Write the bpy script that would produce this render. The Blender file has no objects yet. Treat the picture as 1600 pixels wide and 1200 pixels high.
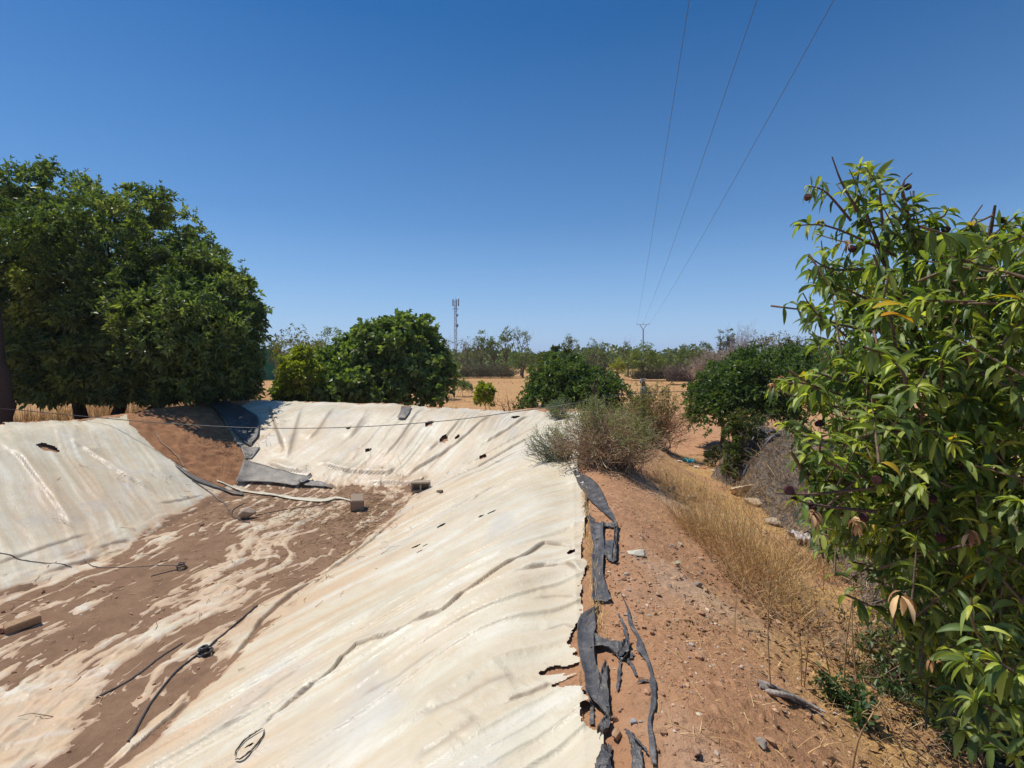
import bpy, bmesh, math, random
import numpy as np
from mathutils import Vector, Matrix

random.seed(7)
RS = np.random.RandomState
sc = bpy.context.scene
C = sc.collection
E = 2.55          # eye height above the field
HORIZ = 560.0     # photo row of the horizon (photo 1600 x 1200)
FPX = 800.0

# ------------------------------------------------------------------ noise
_perm = RS(11).permutation(512)
_val = RS(12).rand(512)
def _h(ix, iy, iz=0):
    return _val[(_perm[(_perm[(ix & 511)] + iy) & 511] + iz * 37) & 511]
def vn(x, y, seed=0):
    x = np.asarray(x, float) + seed * 17.31; y = np.asarray(y, float) + seed * 5.77
    xi = np.floor(x).astype(np.int64); yi = np.floor(y).astype(np.int64)
    fx = x - xi; fy = y - yi
    fx = fx * fx * fx * (fx * (fx * 6 - 15) + 10); fy = fy * fy * fy * (fy * (fy * 6 - 15) + 10)
    a = _h(xi, yi); b = _h(xi + 1, yi); c = _h(xi, yi + 1); d = _h(xi + 1, yi + 1)
    return (a * (1 - fx) + b * fx) * (1 - fy) + (c * (1 - fx) + d * fx) * fy
def fbm(x, y, seed=0, oct=4, gain=0.5):
    s = 0; a = 1; t = 0
    for i in range(oct):
        s = s + a * vn(x * 2 ** i, y * 2 ** i, seed + i * 3); t += a; a *= gain
    return s / t
def ss(a, b, x):
    t = np.clip((x - a) / (b - a), 0, 1); return t * t * (3 - 2 * t)

# ------------------------------------------------------------------ object helpers
def tag(o, label=None, cat=None, group=None, kind=None):
    if label: o['label'] = label
    if cat: o['category'] = cat
    if group: o['group'] = group
    if kind: o['kind'] = kind
    return o
def empty(name, loc=(0, 0, 0)):
    o = bpy.data.objects.new(name, None); C.objects.link(o); o.location = loc
    o.empty_display_size = 0.2
    return o
def mesh(name, V, faces, mat, parent=None, col=None, smooth=False, attrs=None):
    """V (n,3) world coordinates; faces: list of (m,3)/(m,4) index arrays; parented pieces keep their world place."""
    V = np.ascontiguousarray(V, np.float32).reshape(-1, 3)
    me = bpy.data.meshes.new(name)
    if not isinstance(faces, (list, tuple)): faces = [faces]
    faces = [np.asarray(f, np.int32) for f in faces if len(f)]
    nl = sum(f.size for f in faces); nf = sum(len(f) for f in faces)
    me.vertices.add(len(V)); me.loops.add(nl); me.polygons.add(nf)
    me.vertices.foreach_set('co', V.ravel())
    me.loops.foreach_set('vertex_index', np.concatenate([f.ravel() for f in faces]))
    tot = np.concatenate([np.full(len(f), f.shape[1], np.int32) for f in faces])
    st = np.concatenate([[0], np.cumsum(tot)[:-1]]).astype(np.int32)
    me.polygons.foreach_set('loop_start', st)
    try: me.polygons.foreach_set('loop_total', tot)
    except Exception: pass
    me.polygons.foreach_set('use_smooth', np.full(nf, smooth, bool))
    if col is not None:
        a = me.color_attributes.new('tint', 'FLOAT_COLOR', 'POINT')
        c4 = np.ones((len(V), 4), np.float32); c4[:, :3] = col
        a.data.foreach_set('color', c4.ravel())
    if attrs:
        for k, v in attrs.items():
            a = me.attributes.new(k, 'FLOAT', 'POINT'); a.data.foreach_set('value', np.ascontiguousarray(v, np.float32))
    me.update(calc_edges=True); me.validate()
    me.materials.append(mat)
    o = bpy.data.objects.new(name, me); C.objects.link(o)
    if parent is not None:
        o.parent = parent
        p = parent; L = Vector((0, 0, 0))
        while p is not None: L += Vector(p.location); p = p.parent
        o.location = -L + Vector((0, 0, 0))
    return o

class Acc:
    """collects pieces into one mesh"""
    def __init__(s): s.V = []; s.F3 = []; s.F4 = []; s.C = []; s.n = 0
    def add(s, V, f3=None, f4=None, col=(.3, .3, .3)):
        V = np.asarray(V, float).reshape(-1, 3)
        s.V.append(V)
        if f3 is not None and len(f3): s.F3.append(np.asarray(f3) + s.n)
        if f4 is not None and len(f4): s.F4.append(np.asarray(f4) + s.n)
        c = np.asarray(col, float)
        s.C.append(np.broadcast_to(c, (len(V), 3)) if c.ndim == 1 else c)
        s.n += len(V)
    def build(s, name, mat, parent=None, smooth=False):
        F = []
        if s.F3: F.append(np.concatenate(s.F3))
        if s.F4: F.append(np.concatenate(s.F4))
        return mesh(name, np.concatenate(s.V), F, mat, parent, np.concatenate(s.C), smooth)

def tubes(P, R, sides=4):
    """P (n,k,3) polylines, R (n,k) radii -> verts, quads"""
    P = np.asarray(P, float); R = np.asarray(R, float)
    n, k, _ = P.shape
    T = np.gradient(P, axis=1); T /= np.linalg.norm(T, axis=2, keepdims=True) + 1e-9
    ref = np.where(np.abs(T[..., 2:3]) > .9, np.array([1., 0, 0]), np.array([0, 0, 1.]))
    A = np.cross(T, ref); A /= np.linalg.norm(A, axis=2, keepdims=True) + 1e-9
    B = np.cross(T, A)
    th = np.arange(sides) * 2 * math.pi / sides
    V = P[:, :, None, :] + R[:, :, None, None] * (A[:, :, None, :] * np.cos(th)[:, None] + B[:, :, None, :] * np.sin(th)[:, None])
    idx = np.arange(n * k * sides).reshape(n, k, sides)
    nx = np.roll(idx, -1, axis=2)
    q = np.stack([idx[:, :-1], nx[:, :-1], nx[:, 1:], idx[:, 1:]], -1).reshape(-1, 4)
    return V.reshape(-1, 3), q
def tube(acc, pts, r0, r1=None, sides=6, col=(.2, .15, .1)):
    pts = np.asarray(pts, float); k = len(pts)
    r = np.linspace(r0, r0 if r1 is None else r1, k)
    V, q = tubes(pts[None], r[None], sides); acc.add(V, f4=q, col=col)
    for e, ring in ((0, range(sides)), (k - 1, range((k - 1) * sides, k * sides))):
        base = list(ring); cen = pts[e]
        acc.add(np.vstack([V[base], cen[None]]), f3=[[i, (i + 1) % sides, sides] for i in range(sides)], col=col)
def smooth_line(pts, n=24):
    pts = np.asarray(pts, float)
    if len(pts) < 3:
        t = np.linspace(0, 1, n)[:, None]; return pts[0] * (1 - t) + pts[-1] * t
    P = np.vstack([2 * pts[0] - pts[1], pts, 2 * pts[-1] - pts[-2]])
    seg = len(pts) - 1; out = []
    for u in np.linspace(0, seg - 1e-6, n):
        i = int(u); t = u - i
        a, b, c, d = P[i], P[i + 1], P[i + 2], P[i + 3]
        out.append(.5 * (2 * b + (c - a) * t + (2 * a - 5 * b + 4 * c - d) * t * t + (3 * b - a - 3 * c + d) * t ** 3))
    return np.array(out)

# ------------------------------------------------------------------ materials
def newmat(name):
    m = bpy.data.materials.new(name); m.use_nodes = True
    nt = m.node_tree; b = nt.nodes['Principled BSDF']; return m, nt, b
def N(nt, t, **kw):
    n = nt.nodes.new(t)
    for k, v in kw.items():
        if k in n.inputs.keys(): n.inputs[k].default_value = v
        else: setattr(n, k, v)
    return n
def coords(nt, scale=(1, 1, 1), rot=(0, 0, 0)):
    tc = N(nt, 'ShaderNodeTexCoord'); mp = N(nt, 'ShaderNodeMapping')
    mp.inputs['Scale'].default_value = scale; mp.inputs['Rotation'].default_value = rot
    nt.links.new(tc.outputs['Object'], mp.inputs['Vector']); return mp.outputs['Vector']
def noise(nt, vec, scale, detail=5, rough=.55, dist=0):
    n = N(nt, 'ShaderNodeTexNoise'); n.inputs['Scale'].default_value = scale; n.inputs['Detail'].default_value = detail
    n.inputs['Roughness'].default_value = rough; n.inputs['Distortion'].default_value = dist
    nt.links.new(vec, n.inputs['Vector']); return n.outputs['Fac']
def ramp(nt, fac, stops):
    r = N(nt, 'ShaderNodeValToRGB'); e = r.color_ramp.elements
    while len(e) < len(stops): e.new(.5)
    for i, (p, c) in enumerate(stops):
        e[i].position = p; e[i].color = (c[0], c[1], c[2], 1) if hasattr(c, '__len__') else (c, c, c, 1)
    nt.links.new(fac, r.inputs['Fac']); return r.outputs['Color']
def mixc(nt, fac, a, b, mode='MIX'):
    m = N(nt, 'ShaderNodeMix', data_type='RGBA', blend_type=mode)
    for s, v in ((m.inputs[0], fac), (m.inputs[6], a), (m.inputs[7], b)):
        if hasattr(v, 'links'): nt.links.new(v, s)
        elif hasattr(v, '__len__'): s.default_value = (v[0], v[1], v[2], 1)
        else: s.default_value = v
    return m.outputs[2]
def math_(nt, op, a, b=0.):
    m = N(nt, 'ShaderNodeMath', operation=op)
    for s, v in ((m.inputs[0], a), (m.inputs[1], b)):
        if hasattr(v, 'links'): nt.links.new(v, s)
        else: s.default_value = v
    return m.outputs[0]
def attr(nt, name, out='Fac'):
    a = N(nt, 'ShaderNodeAttribute'); a.attribute_name = name; return a.outputs[out]
def bump(nt, b, h, strength=.5, dist=.02):
    n = N(nt, 'ShaderNodeBump'); n.inputs['Strength'].default_value = strength; n.inputs['Distance'].default_value = dist
    nt.links.new(h, n.inputs['Height']); nt.links.new(n.outputs['Normal'], b.inputs['Normal'])

def mat_foliage(name, rough=.42, trans=.38, spec=.35):
    m, nt, b = newmat(name)
    c = attr(nt, 'tint', 'Color')
    nz = noise(nt, coords(nt), 9, 3)
    c2 = mixc(nt, 1.0, c, ramp(nt, nz, [(.3, .8), (.7, 1.2)]), 'MULTIPLY')
    nt.links.new(c2, b.inputs['Base Color']); b.inputs['Roughness'].default_value = rough
    b.inputs['Specular IOR Level'].default_value = spec
    tr = N(nt, 'ShaderNodeBsdfTranslucent')
    c3 = mixc(nt, 1.0, c2, (1.5, 1.55, .5), 'MULTIPLY'); nt.links.new(c3, tr.inputs['Color'])
    mx = N(nt, 'ShaderNodeMixShader'); mx.inputs[0].default_value = trans
    nt.links.new(b.outputs[0], mx.inputs[1]); nt.links.new(tr.outputs[0], mx.inputs[2])
    nt.links.new(mx.outputs[0], nt.nodes['Material Output'].inputs['Surface'])
    return m
def mat_tint(name, rough=.85, nscale=30, lo=.75, hi=1.2, bs=.4, bd=.01, spec=.2, metallic=0):
    m, nt, b = newmat(name)
    v = coords(nt); nz = noise(nt, v, nscale, 5, .65)
    c = mixc(nt, 1.0, attr(nt, 'tint', 'Color'), ramp(nt, nz, [(.25, lo), (.75, hi)]), 'MULTIPLY')
    nt.links.new(c, b.inputs['Base Color']); b.inputs['Roughness'].default_value = rough
    b.inputs['Specular IOR Level'].default_value = spec; b.inputs['Metallic'].default_value = metallic
    bump(nt, b, nz, bs, bd); return m
M_LEAF = mat_foliage('leaf', .42, .42)
M_PEACH = mat_foliage('peach_leaf', .46, .44, .38)
M_DRY = mat_tint('dry_stalk', .8, 14, .8, 1.2, .1)
M_BARK = mat_tint('bark', .9, 45, .55, 1.35, .8, .02)
M_STONE = mat_tint('stone', .9, 40, .72, 1.2, .7, .006)
M_METAL = mat_tint('galvanised_metal', .5, 20, .85, 1.1, .1, .002, .4, .3)
M_CLOTH = mat_tint('cloth', .9, 14, .35, 1.5, .3, .01)
M_SKIN = mat_tint('skin', .6, 14, .9, 1.1, .1)
M_RUBBER = mat_tint('black_plastic_pipe', .4, 25, .7, 1.5, .2, .002, .4)
M_LITTER = mat_tint('litter', .5, 20, .8, 1.15, .3, .004)

# ------------------------------------------------------------------ pixel -> place
def at(px, py, Y):
    return np.array([(px - 800) / FPX * Y, Y, E - (py - HORIZ) / FPX * Y])

# ------------------------------------------------------------------ terrain
CREST = np.array([(-.05, -2.2, 1.0), (.28, 1.94, 1.0), (.55, 4.5, 1.0), (.86, 7.2, 1.02), (1.35, 10.6, 1.15), (1.66, 13.1, 1.25),
                  (-1.77, 14.2, 1.31), (-4.4, 14.8, 1.40), (-7.75, 15.5, 1.45), (-8.9, 15.2, 1.42),
                  (-9.15, 11.5, 1.42), (-9.6, 9.5, 1.45), (-10.0, 4.0, 1.3), (-10.0, -2.5, 1.2)])
BOT = np.array([(-3.0, .6), (-2.85, 3.7), (-2.7, 5.4), (-2.35, 8.4), (-2.1, 11.2), (-3.4, 11.35), (-5.8, 11.1), (-5.95, 6.0), (-6.1, .6)])
ZB = -.35
def seg_dist(x, y, P, closed=True, want=False):
    P = np.asarray(P, float); n = len(P); best = np.full(x.shape, 1e9); bi = np.zeros(x.shape); sgn = np.zeros(x.shape)
    for i in range(n if closed else n - 1):
        a = P[i]; b = P[(i + 1) % n]; d = b[:2] - a[:2]; L2 = d @ d + 1e-12
        t = np.clip(((x - a[0]) * d[0] + (y - a[1]) * d[1]) / L2, 0, 1)
        ex = x - a[0] - t * d[0]; ey = y - a[1] - t * d[1]
        dd = ex * ex + ey * ey; m = dd < best
        best = np.where(m, dd, best)
        if want:
            bi = np.where(m, i + t, bi); sgn = np.where(m, np.sign(d[0] * ey - d[1] * ex), sgn)
    best = np.sqrt(best)
    return (best, bi, sgn) if want else best
def inside(x, y, P):
    r = np.zeros(x.shape, bool); n = len(P)
    for i in range(n):
        x0, y0 = P[i][:2]; x1, y1 = P[(i + 1) % n][:2]
        c = ((y0 > y) != (y1 > y)) & (x < (x1 - x0) * (y - y0) / (y1 - y0 + 1e-12) + x0)
        r ^= c
    return r
def pond(x, y):
    """signed distance info: dc (to crest, + inside), db (to bottom outline, 0 inside), crest z"""
    dc, bi, _ = seg_dist(x, y, CREST, True, True)
    ins = inside(x, y, CREST)
    i = bi.astype(int) % len(CREST); t = bi - np.floor(bi)
    zc = CREST[i, 2] * (1 - t) + CREST[(i + 1) % len(CREST), 2] * t
    db = seg_dist(x, y, BOT); db = np.where(inside(x, y, BOT), 0, db)
    return np.where(ins, dc, -dc), db, zc, bi
def base_h(x, y, full=False):
    x = np.asarray(x, float); y = np.asarray(y, float)
    dc, db, zc, bi = pond(x, y)
    zc = zc + .10 * (vn(x * .9, y * .9, 4) - .5)
    t = np.where(dc > 0, db / (db + np.maximum(dc, 0) + 1e-9), 1)
    s = t - .10 * np.exp(-((1 - t) / .13) ** 2)          # rounded shoulder
    s = np.clip(s, 0, 1)
    zin = ZB + (zc - ZB) * s
    do = np.maximum(-dc, 0)
    right = ss(-.5, 1.0, x)                               # the berm's outer slope on the right is longer
    wid = 1.0 + 2.0 * right
    o = np.clip((do - .05) / wid, 0, 1)
    prof = 1 - o * o * (3 - 2 * o)
    shoulder = -.10 * (zc - ZB) * np.exp(-(do / .25) ** 2)
    zout = zc * prof + shoulder * 1.0
    lowr = .16 * np.exp(-((x - 3.3 - .12 * y) / 1.2) ** 2) * ss(14, 8, y) * right   # the ditch
    far = np.hypot(x, y)
    und = .25 * (fbm(x * .05, y * .05, 9, 3) - .5) * ss(16, 40, far) + .8 * (fbm(x * .004, y * .004, 19, 2) - .5) * ss(150, 600, far)
    z = np.where(dc > 0, zin, zout + lowr + und)
    return (z, dc, db, zc, t, bi) if full else z
def hit(px, py, lift=0.0):
    Y = np.exp(np.linspace(math.log(.9), math.log(250), 3500))
    X = (px - 800) / FPX * Y; Z = E - (py - HORIZ) / FPX * Y
    H = base_h(X, Y) + lift
    k = np.argmax(Z <= H)
    if k == 0: k = len(Y) - 1
    return np.array([X[k], Y[k], H[k] - lift])
def hits(L, lift=0.0): return np.array([hit(a, b, lift) for a, b in L])

# ---- folds of the liner: photo polylines dropped on the banks
FOLDS = [ # (pixels, height, width, sharp)
 ([(914, 872), (880, 853), (850, 856), (800, 885), (740, 925), (690, 963), (640, 985), (600, 1003), (556, 1018), (500, 1072), (450, 1108), (415, 1140), (396, 1152)], .034, .040, 1),
 ([(812, 900), (850, 891), (885, 888), (912, 899)], .035, .045, .9),
 ([(784, 1103), (830, 1086), (862, 1072)], .03, .06, .8),
 ([(634, 1137), (700, 1105), (778, 1065), (800, 1055)], .03, .10, .4),
 ([(640, 1197), (700, 1160), (745, 1125)], .04, .12, .4),
 ([(500, 906), (469, 925), (431, 953), (403, 984), (378, 1019), (356, 1040)], .06, .08, 1),
 ([(640, 800), (600, 830), (570, 858), (520, 893), (500, 906)], .05, .08, .8),
 ([(180, 1206), (232, 1160), (266, 1131), (300, 1100)], .06, .09, 1),
 ([(681, 761), (747, 731), (800, 701), (835, 682)], .07, .09, 1),
 ([(700, 760), (760, 735), (815, 704)], .04, .08, .6),
 ([(660, 638), (625, 688), (597, 719)], .06, .12, .6),
 ([(768, 652), (730, 680), (695, 708), (625, 750)], .07, .11, .8),
 ([(828, 651), (793, 673), (747, 701)], .06, .11, .8),
 ([(722, 655), (690, 690), (660, 712)], .05, .12, .5),
 ([(422, 638), (434, 675), (446, 708)], .08, .14, .8),
 ([(470, 640), (455, 690), (447, 720)], .05, .14, .5),
 ([(520, 640), (497, 672), (480, 690)], .05, .15, .5),
 ([(575, 640), (560, 665), (545, 690)], .05, .15, .4),
 ([(495, 726), (537, 738), (604, 743), (618, 738)], .08, .10, 1),
 ([(415, 726), (450, 738), (481, 743)], .08, .10, 1),
 ([(570, 757), (642, 759), (670, 748)], .07, .10, 1),
 ([(127, 702), (160, 724), (195, 747), (245, 775)], .07, .09, .8),
 ([(0, 697), (37, 722), (75, 772), (100, 805), (120, 830)], .06, .12, .7),
 ([(107, 690), (150, 712)], .05, .12, .5),
 ([(-20, 890), (40, 868), (107, 847), (135, 837)], .022, .08, .8),
 ([(60, 905), (137, 880), (200, 862)], .022, .09, .9),
 ([(150, 862), (200, 848)], .022, .08, .9),
 ([(245, 790), (280, 785), (320, 775)], .022, .08, .9),
 ([(830, 935), (870, 930), (905, 938)], .02, .06, .5),
 ([(845, 985), (880, 975), (905, 985)], .02, .06, .5),
 ([(700, 800), (740, 785), (775, 760)], .03, .08, .5),
 ([(560, 1090), (620, 1060), (690, 1010)], .025, .10, .4),
 ([(330, 1165), (420, 1085), (470, 1050)], .03, .10, .4),
]
FOLDW = [(hits(p), h, w, s) for p, h, w, s in FOLDS]
# dirt gap in the far left corner, photo outline dropped on the banks
GAP = hits([(163, 632), (200, 665), (240, 705), (275, 728), (310, 752), (348, 766), (372, 762), (378, 745), (386, 716), (362, 680), (335, 640), (322, 616)])
GAP[0] += (-.5, .6, 0); GAP[-1] += (-.3, .8, 0)
HOLES = [(75, 703, .20, .10), (636, 634, .15, .10), (690, 824, .07, .035), (650, 858, .07, .03), (664, 857, .04, .02), (656, 868, .03, .02), (768, 806, .05, .025), (752, 812, .035, .02),
         (893, 866, .045, .02), (694, 689, .12, .07), (671, 665, .13, .08), (715, 686, .07, .05), (755, 717, .09, .06), (575, 707, .07, .05), (806, 654, .13, .06), (545, 672, .06, .05),
         (390, 1173, .025, .016)]

def rough_fold(x, y, full):
    z, dc, db, zc, t, bi = full
    # bank weights
    d_r = seg_dist(x, y, CREST[:6], False); d_f = seg_dist(x, y, CREST[5:10], False); d_l = seg_dist(x, y, CREST[9:], False)
    bot_r = seg_dist(x, y, BOT[:5], False); bot_f = seg_dist(x, y, BOT[4:7], False); bot_l = seg_dist(x, y, BOT[6:], False)
    a, b, c = d_r + bot_r, d_f + bot_f, d_l + bot_l
    mn = np.minimum(a, np.minimum(b, c))
    W = [np.exp(-(q - mn) / .18) for q in (a, b, c)]; S = W[0] + W[1] + W[2]; W = [w / S for w in W]
    wob = .25 * (fbm(x * .7, y * .7, 21, 2) - .5)
    U = [y - .1 * x + .35 * dc + wob, x + .45 * dc + wob, y - .5 * (-9 - x) * .3 + .55 * dc + wob]
    h = 0
    for w, u, sd, ga in zip(W, U, (31, 41, 51), (1.0, .8, .5)):
        n1 = fbm(u * 2.2, dc * .30, sd, 3)
        n2 = vn(u * 8 + 2 * fbm(x * .8, y * .8, sd + 1, 2), dc * .5, sd + 5)
        n3 = vn(u * 21, dc * 1.2, sd + 7)
        am = .35 + 1.1 * ss(.3, .7, vn(x * .5, y * .5, sd + 9))
        rid = 1 - np.abs(2 * n2 - 1); rid = rid ** 3
        h = h + w * ga * (.060 * (n1 - .5) + am * (.022 * (rid - .3) + .006 * (n3 - .5)))
    fade = ss(0, .05, t)
    h = h * (.25 + .75 * fade)
    return h, W, sum(w * u for w, u in zip(W, U))
def fold_h(x, y):
    h = np.zeros(x.shape); cr = np.zeros(x.shape)
    for P, hh, w, s in FOLDW:
        hh = hh * .78; w = w * .72
        lo = P.min(0) - .8; hi = P.max(0) + .8
        m = (x > lo[0]) & (x < hi[0]) & (y > lo[1]) & (y < hi[1])
        if not m.any(): continue
        d, k, sg = seg_dist(x[m], y[m], P, False, True)
        # the steep face looks toward the viewer's side of the fold
        q = P[-1] - P[0]
        tow = np.sign(q[0] * (-P[0][1]) - q[1] * (-P[0][0]))
        sd = d * sg * tow                                 # > 0 : near side
        k = k / (len(P) - 1); en = np.clip(np.minimum(k, 1 - k) * 6, 0, 1); en = .1 + .9 * en
        wn = w * (.8 + .5 * vn(k * 9, k * 0 + hh * 50, 3))
        far_side = np.exp(-(np.minimum(sd, 0) / (wn * 1.8)) ** 2)
        near_side = np.exp(-(np.maximum(sd, 0) / (wn * (1.2 - 1.0 * s))) ** 2)
        h[m] += hh * en * np.where(sd < 0, far_side, near_side)
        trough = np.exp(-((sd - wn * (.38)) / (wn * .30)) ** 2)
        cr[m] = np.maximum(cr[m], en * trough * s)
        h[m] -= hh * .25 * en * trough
    return h, cr

# ---- polar sheet (finer where the camera stands): ground
az = np.concatenate([np.radians(np.arange(-180, -52, 4.0)), np.radians(np.arange(-52, 52.001, .13)), np.radians(np.arange(56, 180, 4.0))])
rr = [.35]
while rr[-1] < 6000:
    r = rr[-1]
    rr.append(r * (1.12 if r < 1.3 else 1.003 if r < 22 else 1.012 if r < 130 else 1.12))
rr = np.array(rr)
AZ, RR = np.meshgrid(az, rr)
GX = RR * np.sin(AZ); GY = RR * np.cos(AZ)
full = base_h(GX, GY, True)
gz, dc, db, zc, tt, bi = full
nearm = RR < 25
hw, BW, UU = rough_fold(GX, GY, full)
fh, crease = fold_h(GX, GY)
# floor of the pond: sheet with long ripples, mud lying over it
ang = .10
su = GX * math.cos(ang) - GY * math.sin(ang); sv = GX * math.sin(ang) + GY * math.cos(ang)
warp = fbm(GX * .6, GY * .6, 61, 3)
r1 = 1 - np.abs(2 * vn(su * 2.6 + warp * 2.4, sv * .42 + warp * .8, 62) - 1)
r2 = fbm(su * 8 + warp * 4, sv * 1.7, 63, 5, .6)
r3 = fbm(su * 14, sv * 5, 64, 3)
r4 = (1 - np.abs(2 * vn(su * 5.5 + warp * 5, sv * .9 + warp * 1.5, 65) - 1)) ** 4
r5 = (1 - np.abs(2 * vn(su * 9 + warp * 9 + r3, sv * 2.4 + warp * 3, 69) - 1)) ** 5
floor_sheet = ZB + .62 * (.034 * (r1 ** 2 - .4) + .075 * (r2 - .5) + .036 * (r3 - .5) + .028 * r4 + .022 * r5) + fh * .9
mudlev = ZB + .019 + .036 * (fbm(GX * .5, GY * .5, 66, 3) - .47) + .010 * (fbm(GX * 11, GY * 11, 67, 4) - .5) + .008 * (fbm(su * 3, sv * .8, 68, 3) - .5)
# more bare sheet in the near left corner
mudlev = mudlev - .022 * np.exp(-(((GX + 4.3) / .9) ** 2 + ((GY - 4.0) / .7) ** 2)) - .014 * np.exp(-(((GX + 3.7) / .5) ** 2 + ((GY - 6.6) / 1.3) ** 2))
fl = ss(.16, .0, tt) * (dc > 0)
onbank = hw + fh
linz = gz + onbank
linz = linz * (1 - fl) + (floor_sheet + (gz - ZB)) * fl + .035
edge_n = .25 * (fbm(GX * 1.1, GY * 1.1, 71, 3) - .5)
mud_thick = ss(.16, .02, tt + edge_n * .4)
clod = fbm(GX * 7, GY * 7, 81, 4) - .5
lump = .045 * (fbm(GX * 1.6, GY * 1.6, 82, 3) - .5)
fine = np.where(RR < 30, 1, 0)
pit = .012 * np.maximum(vn(GX * 30, GY * 30, 84) - .62, 0) / .38
ground_soil = gz + fine * (.022 * clod * ss(0, .3, -dc + .3) + lump + pit)
gap_in = inside(GX, GY, GAP)
under = gz - .03 + np.minimum(onbank, 0)
mud_z = gz - .35 * 0 + (mudlev - ZB) + .030
gfin = np.where(dc > 0, np.where(gap_in, gz + .02 + .09 * clod + 1.5 * lump, under * (1 - mud_thick) + mud_z * mud_thick), ground_soil)
tornz = np.exp(-((GY - 2.75) / .62) ** 4) * (GX > -1.2) * ss(.75, .5, dc) * (dc > 0)
gfin = gfin * (1 - tornz) + (gz + onbank + .004 + fine * (.014 * clod + pit)) * tornz
# under the sheet's overhang the soil stays below it
OUT = .10 + .20 * (fbm(GX * 1.5, GY * 1.5, 91, 2)) * 0
ovh = (dc <= 0) & (dc > -.6)
gfin = np.where(GX > -.5, gfin - .014 * ss(-.9, -.1, dc) * (dc <= 0), gfin)

mudA = (mud_thick * (dc > 0) * (~gap_in)).astype(float)
na, nr = len(az), len(rr)
idx = np.arange(na * nr).reshape(nr, na)
nxt = np.roll(idx, -1, axis=1)
quads = np.stack([idx[:-1], nxt[:-1], nxt[1:], idx[1:]], -1).reshape(-1, 4)
hub = len(GX.ravel())
ditch = np.exp(-((GX - 2.7 - .13 * GY) / 1.05) ** 2) * (.25 + 1.3 * ss(.38, .66, fbm(GX * 1.8, GY * 1.8, 96, 3))) * ss(-1, 1.5, GY) * ss(15, 9, GY)
straw = np.clip(ditch + .6 * ss(.45, .7, fbm(GX * .9, GY * .9, 95, 3)) * ss(.9, 1.6, -dc) * (GX > 0) * (GY < 9), 0, 1)
rightcrest = (GX > 0) & (dc < 0)
fieldA = ss(17, 30, RR) * (1 - .9 * np.exp(-((GX - 6.0 - .10 * (GY - 15)) / 1.7) ** 2) * ss(40, 20, GY))
salt = ss(.50, .72, fbm(GX * 1.3 + .6 * GY, GY * .55, 97, 4)) * ss(.15, .6, -dc) * ss(2.6, 1.2, -dc) * (GX > 0) * (GY < 10)
M_GROUND, nt, b = newmat('soil')
v = coords(nt)
n_big = noise(nt, v, .55, 5, .6); n_mid = noise(nt, v, 5, 6, .65); n_fine = noise(nt, v, 42, 6, .7); n_grit = noise(nt, v, 130, 3, .6)
soil = ramp(nt, n_mid, [(.28, (.29, .145, .075)), (.5, (.44, .228, .118)), (.72, (.515, .30, .17))])
soil = mixc(nt, ramp(nt, n_grit, [(.35, .0), (.75, .75)]), soil, (.49, .285, .165))
soil = mixc(nt, ramp(nt, n_fine, [(.30, .8), (.44, 0)]), soil, (.18, .09, .052))
soil = mixc(nt, math_(nt, 'MULTIPLY', attr(nt, 'salt'), .5), soil, (.60, .455, .335))
mud = ramp(nt, n_mid, [(.3, (.20, .12, .075)), (.6, (.275, .17, .103)), (.8, (.32, .205, .128))])
mud = mixc(nt, ramp(nt, n_fine, [(.28, .6), (.42, 0)]), mud, (.13, .075, .045))
strawc = ramp(nt, n_fine, [(.3, (.34, .18, .07)), (.5, (.54, .32, .125)), (.7, (.62, .41, .19))])
vf = coords(nt, (.35, 1.6, 1))
nf = noise(nt, vf, .5, 6, .65); nf2 = noise(nt, v, 1.7, 5, .7)
field = ramp(nt, nf, [(.3, (.36, .19, .085)), (.5, (.47, .27, .115)), (.72, (.54, .345, .16))])
field = mixc(nt, ramp(nt, nf2, [(.3, .55), (.55, 0)]), field, (.27, .14, .07))
c = mixc(nt, attr(nt, 'field'), soil, field)
c = mixc(nt, attr(nt, 'straw'), c, strawc)
c = mixc(nt, attr(nt, 'mud'), c, mud)
c = mixc(nt, math_(nt, 'MULTIPLY', attr(nt, 'bare'), .8), c, ramp(nt, n_mid, [(.3, (.22, .10, .048)), (.6, (.33, .165, .08)), (.8, (.40, .22, .115))]))
nt.links.new(c, b.inputs['Base Color']); b.inputs['Roughness'].default_value = .95; b.inputs['Specular IOR Level'].default_value = .15
hsum = math_(nt, 'ADD', math_(nt, 'MULTIPLY', n_fine, .7), math_(nt, 'MULTIPLY', n_grit, .35))
bump(nt, b, hsum, .9, .026)
g = mesh('ground', np.vstack([np.stack([GX, GY, gfin], -1).reshape(-1, 3), [[0, 0, float(base_h(np.array([0.]), np.array([0.]))[0])]]]),
         [quads, np.stack([idx[0], np.full(na, hub), nxt[0]], -1)], M_GROUND, smooth=True,
         attrs={k: np.append(q.ravel(), 0) for k, q in dict(bare=gap_in.astype(float), mud=mudA, straw=straw * (dc < 0), field=fieldA, salt=salt).items()})
tag(g, kind='structure')

# ------------------------------------------------------------------ the white liner
linz_out = gz + onbank + .035
jag = fbm(GX * 4, GY * 4, 101, 4) - .5
jag2 = fbm(GX * 2 + GY * 1.0, GY * 8, 102, 3) - .5
edge_out = .10 + .10 * jag + .05 * np.sin(GY * 1.3)
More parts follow.
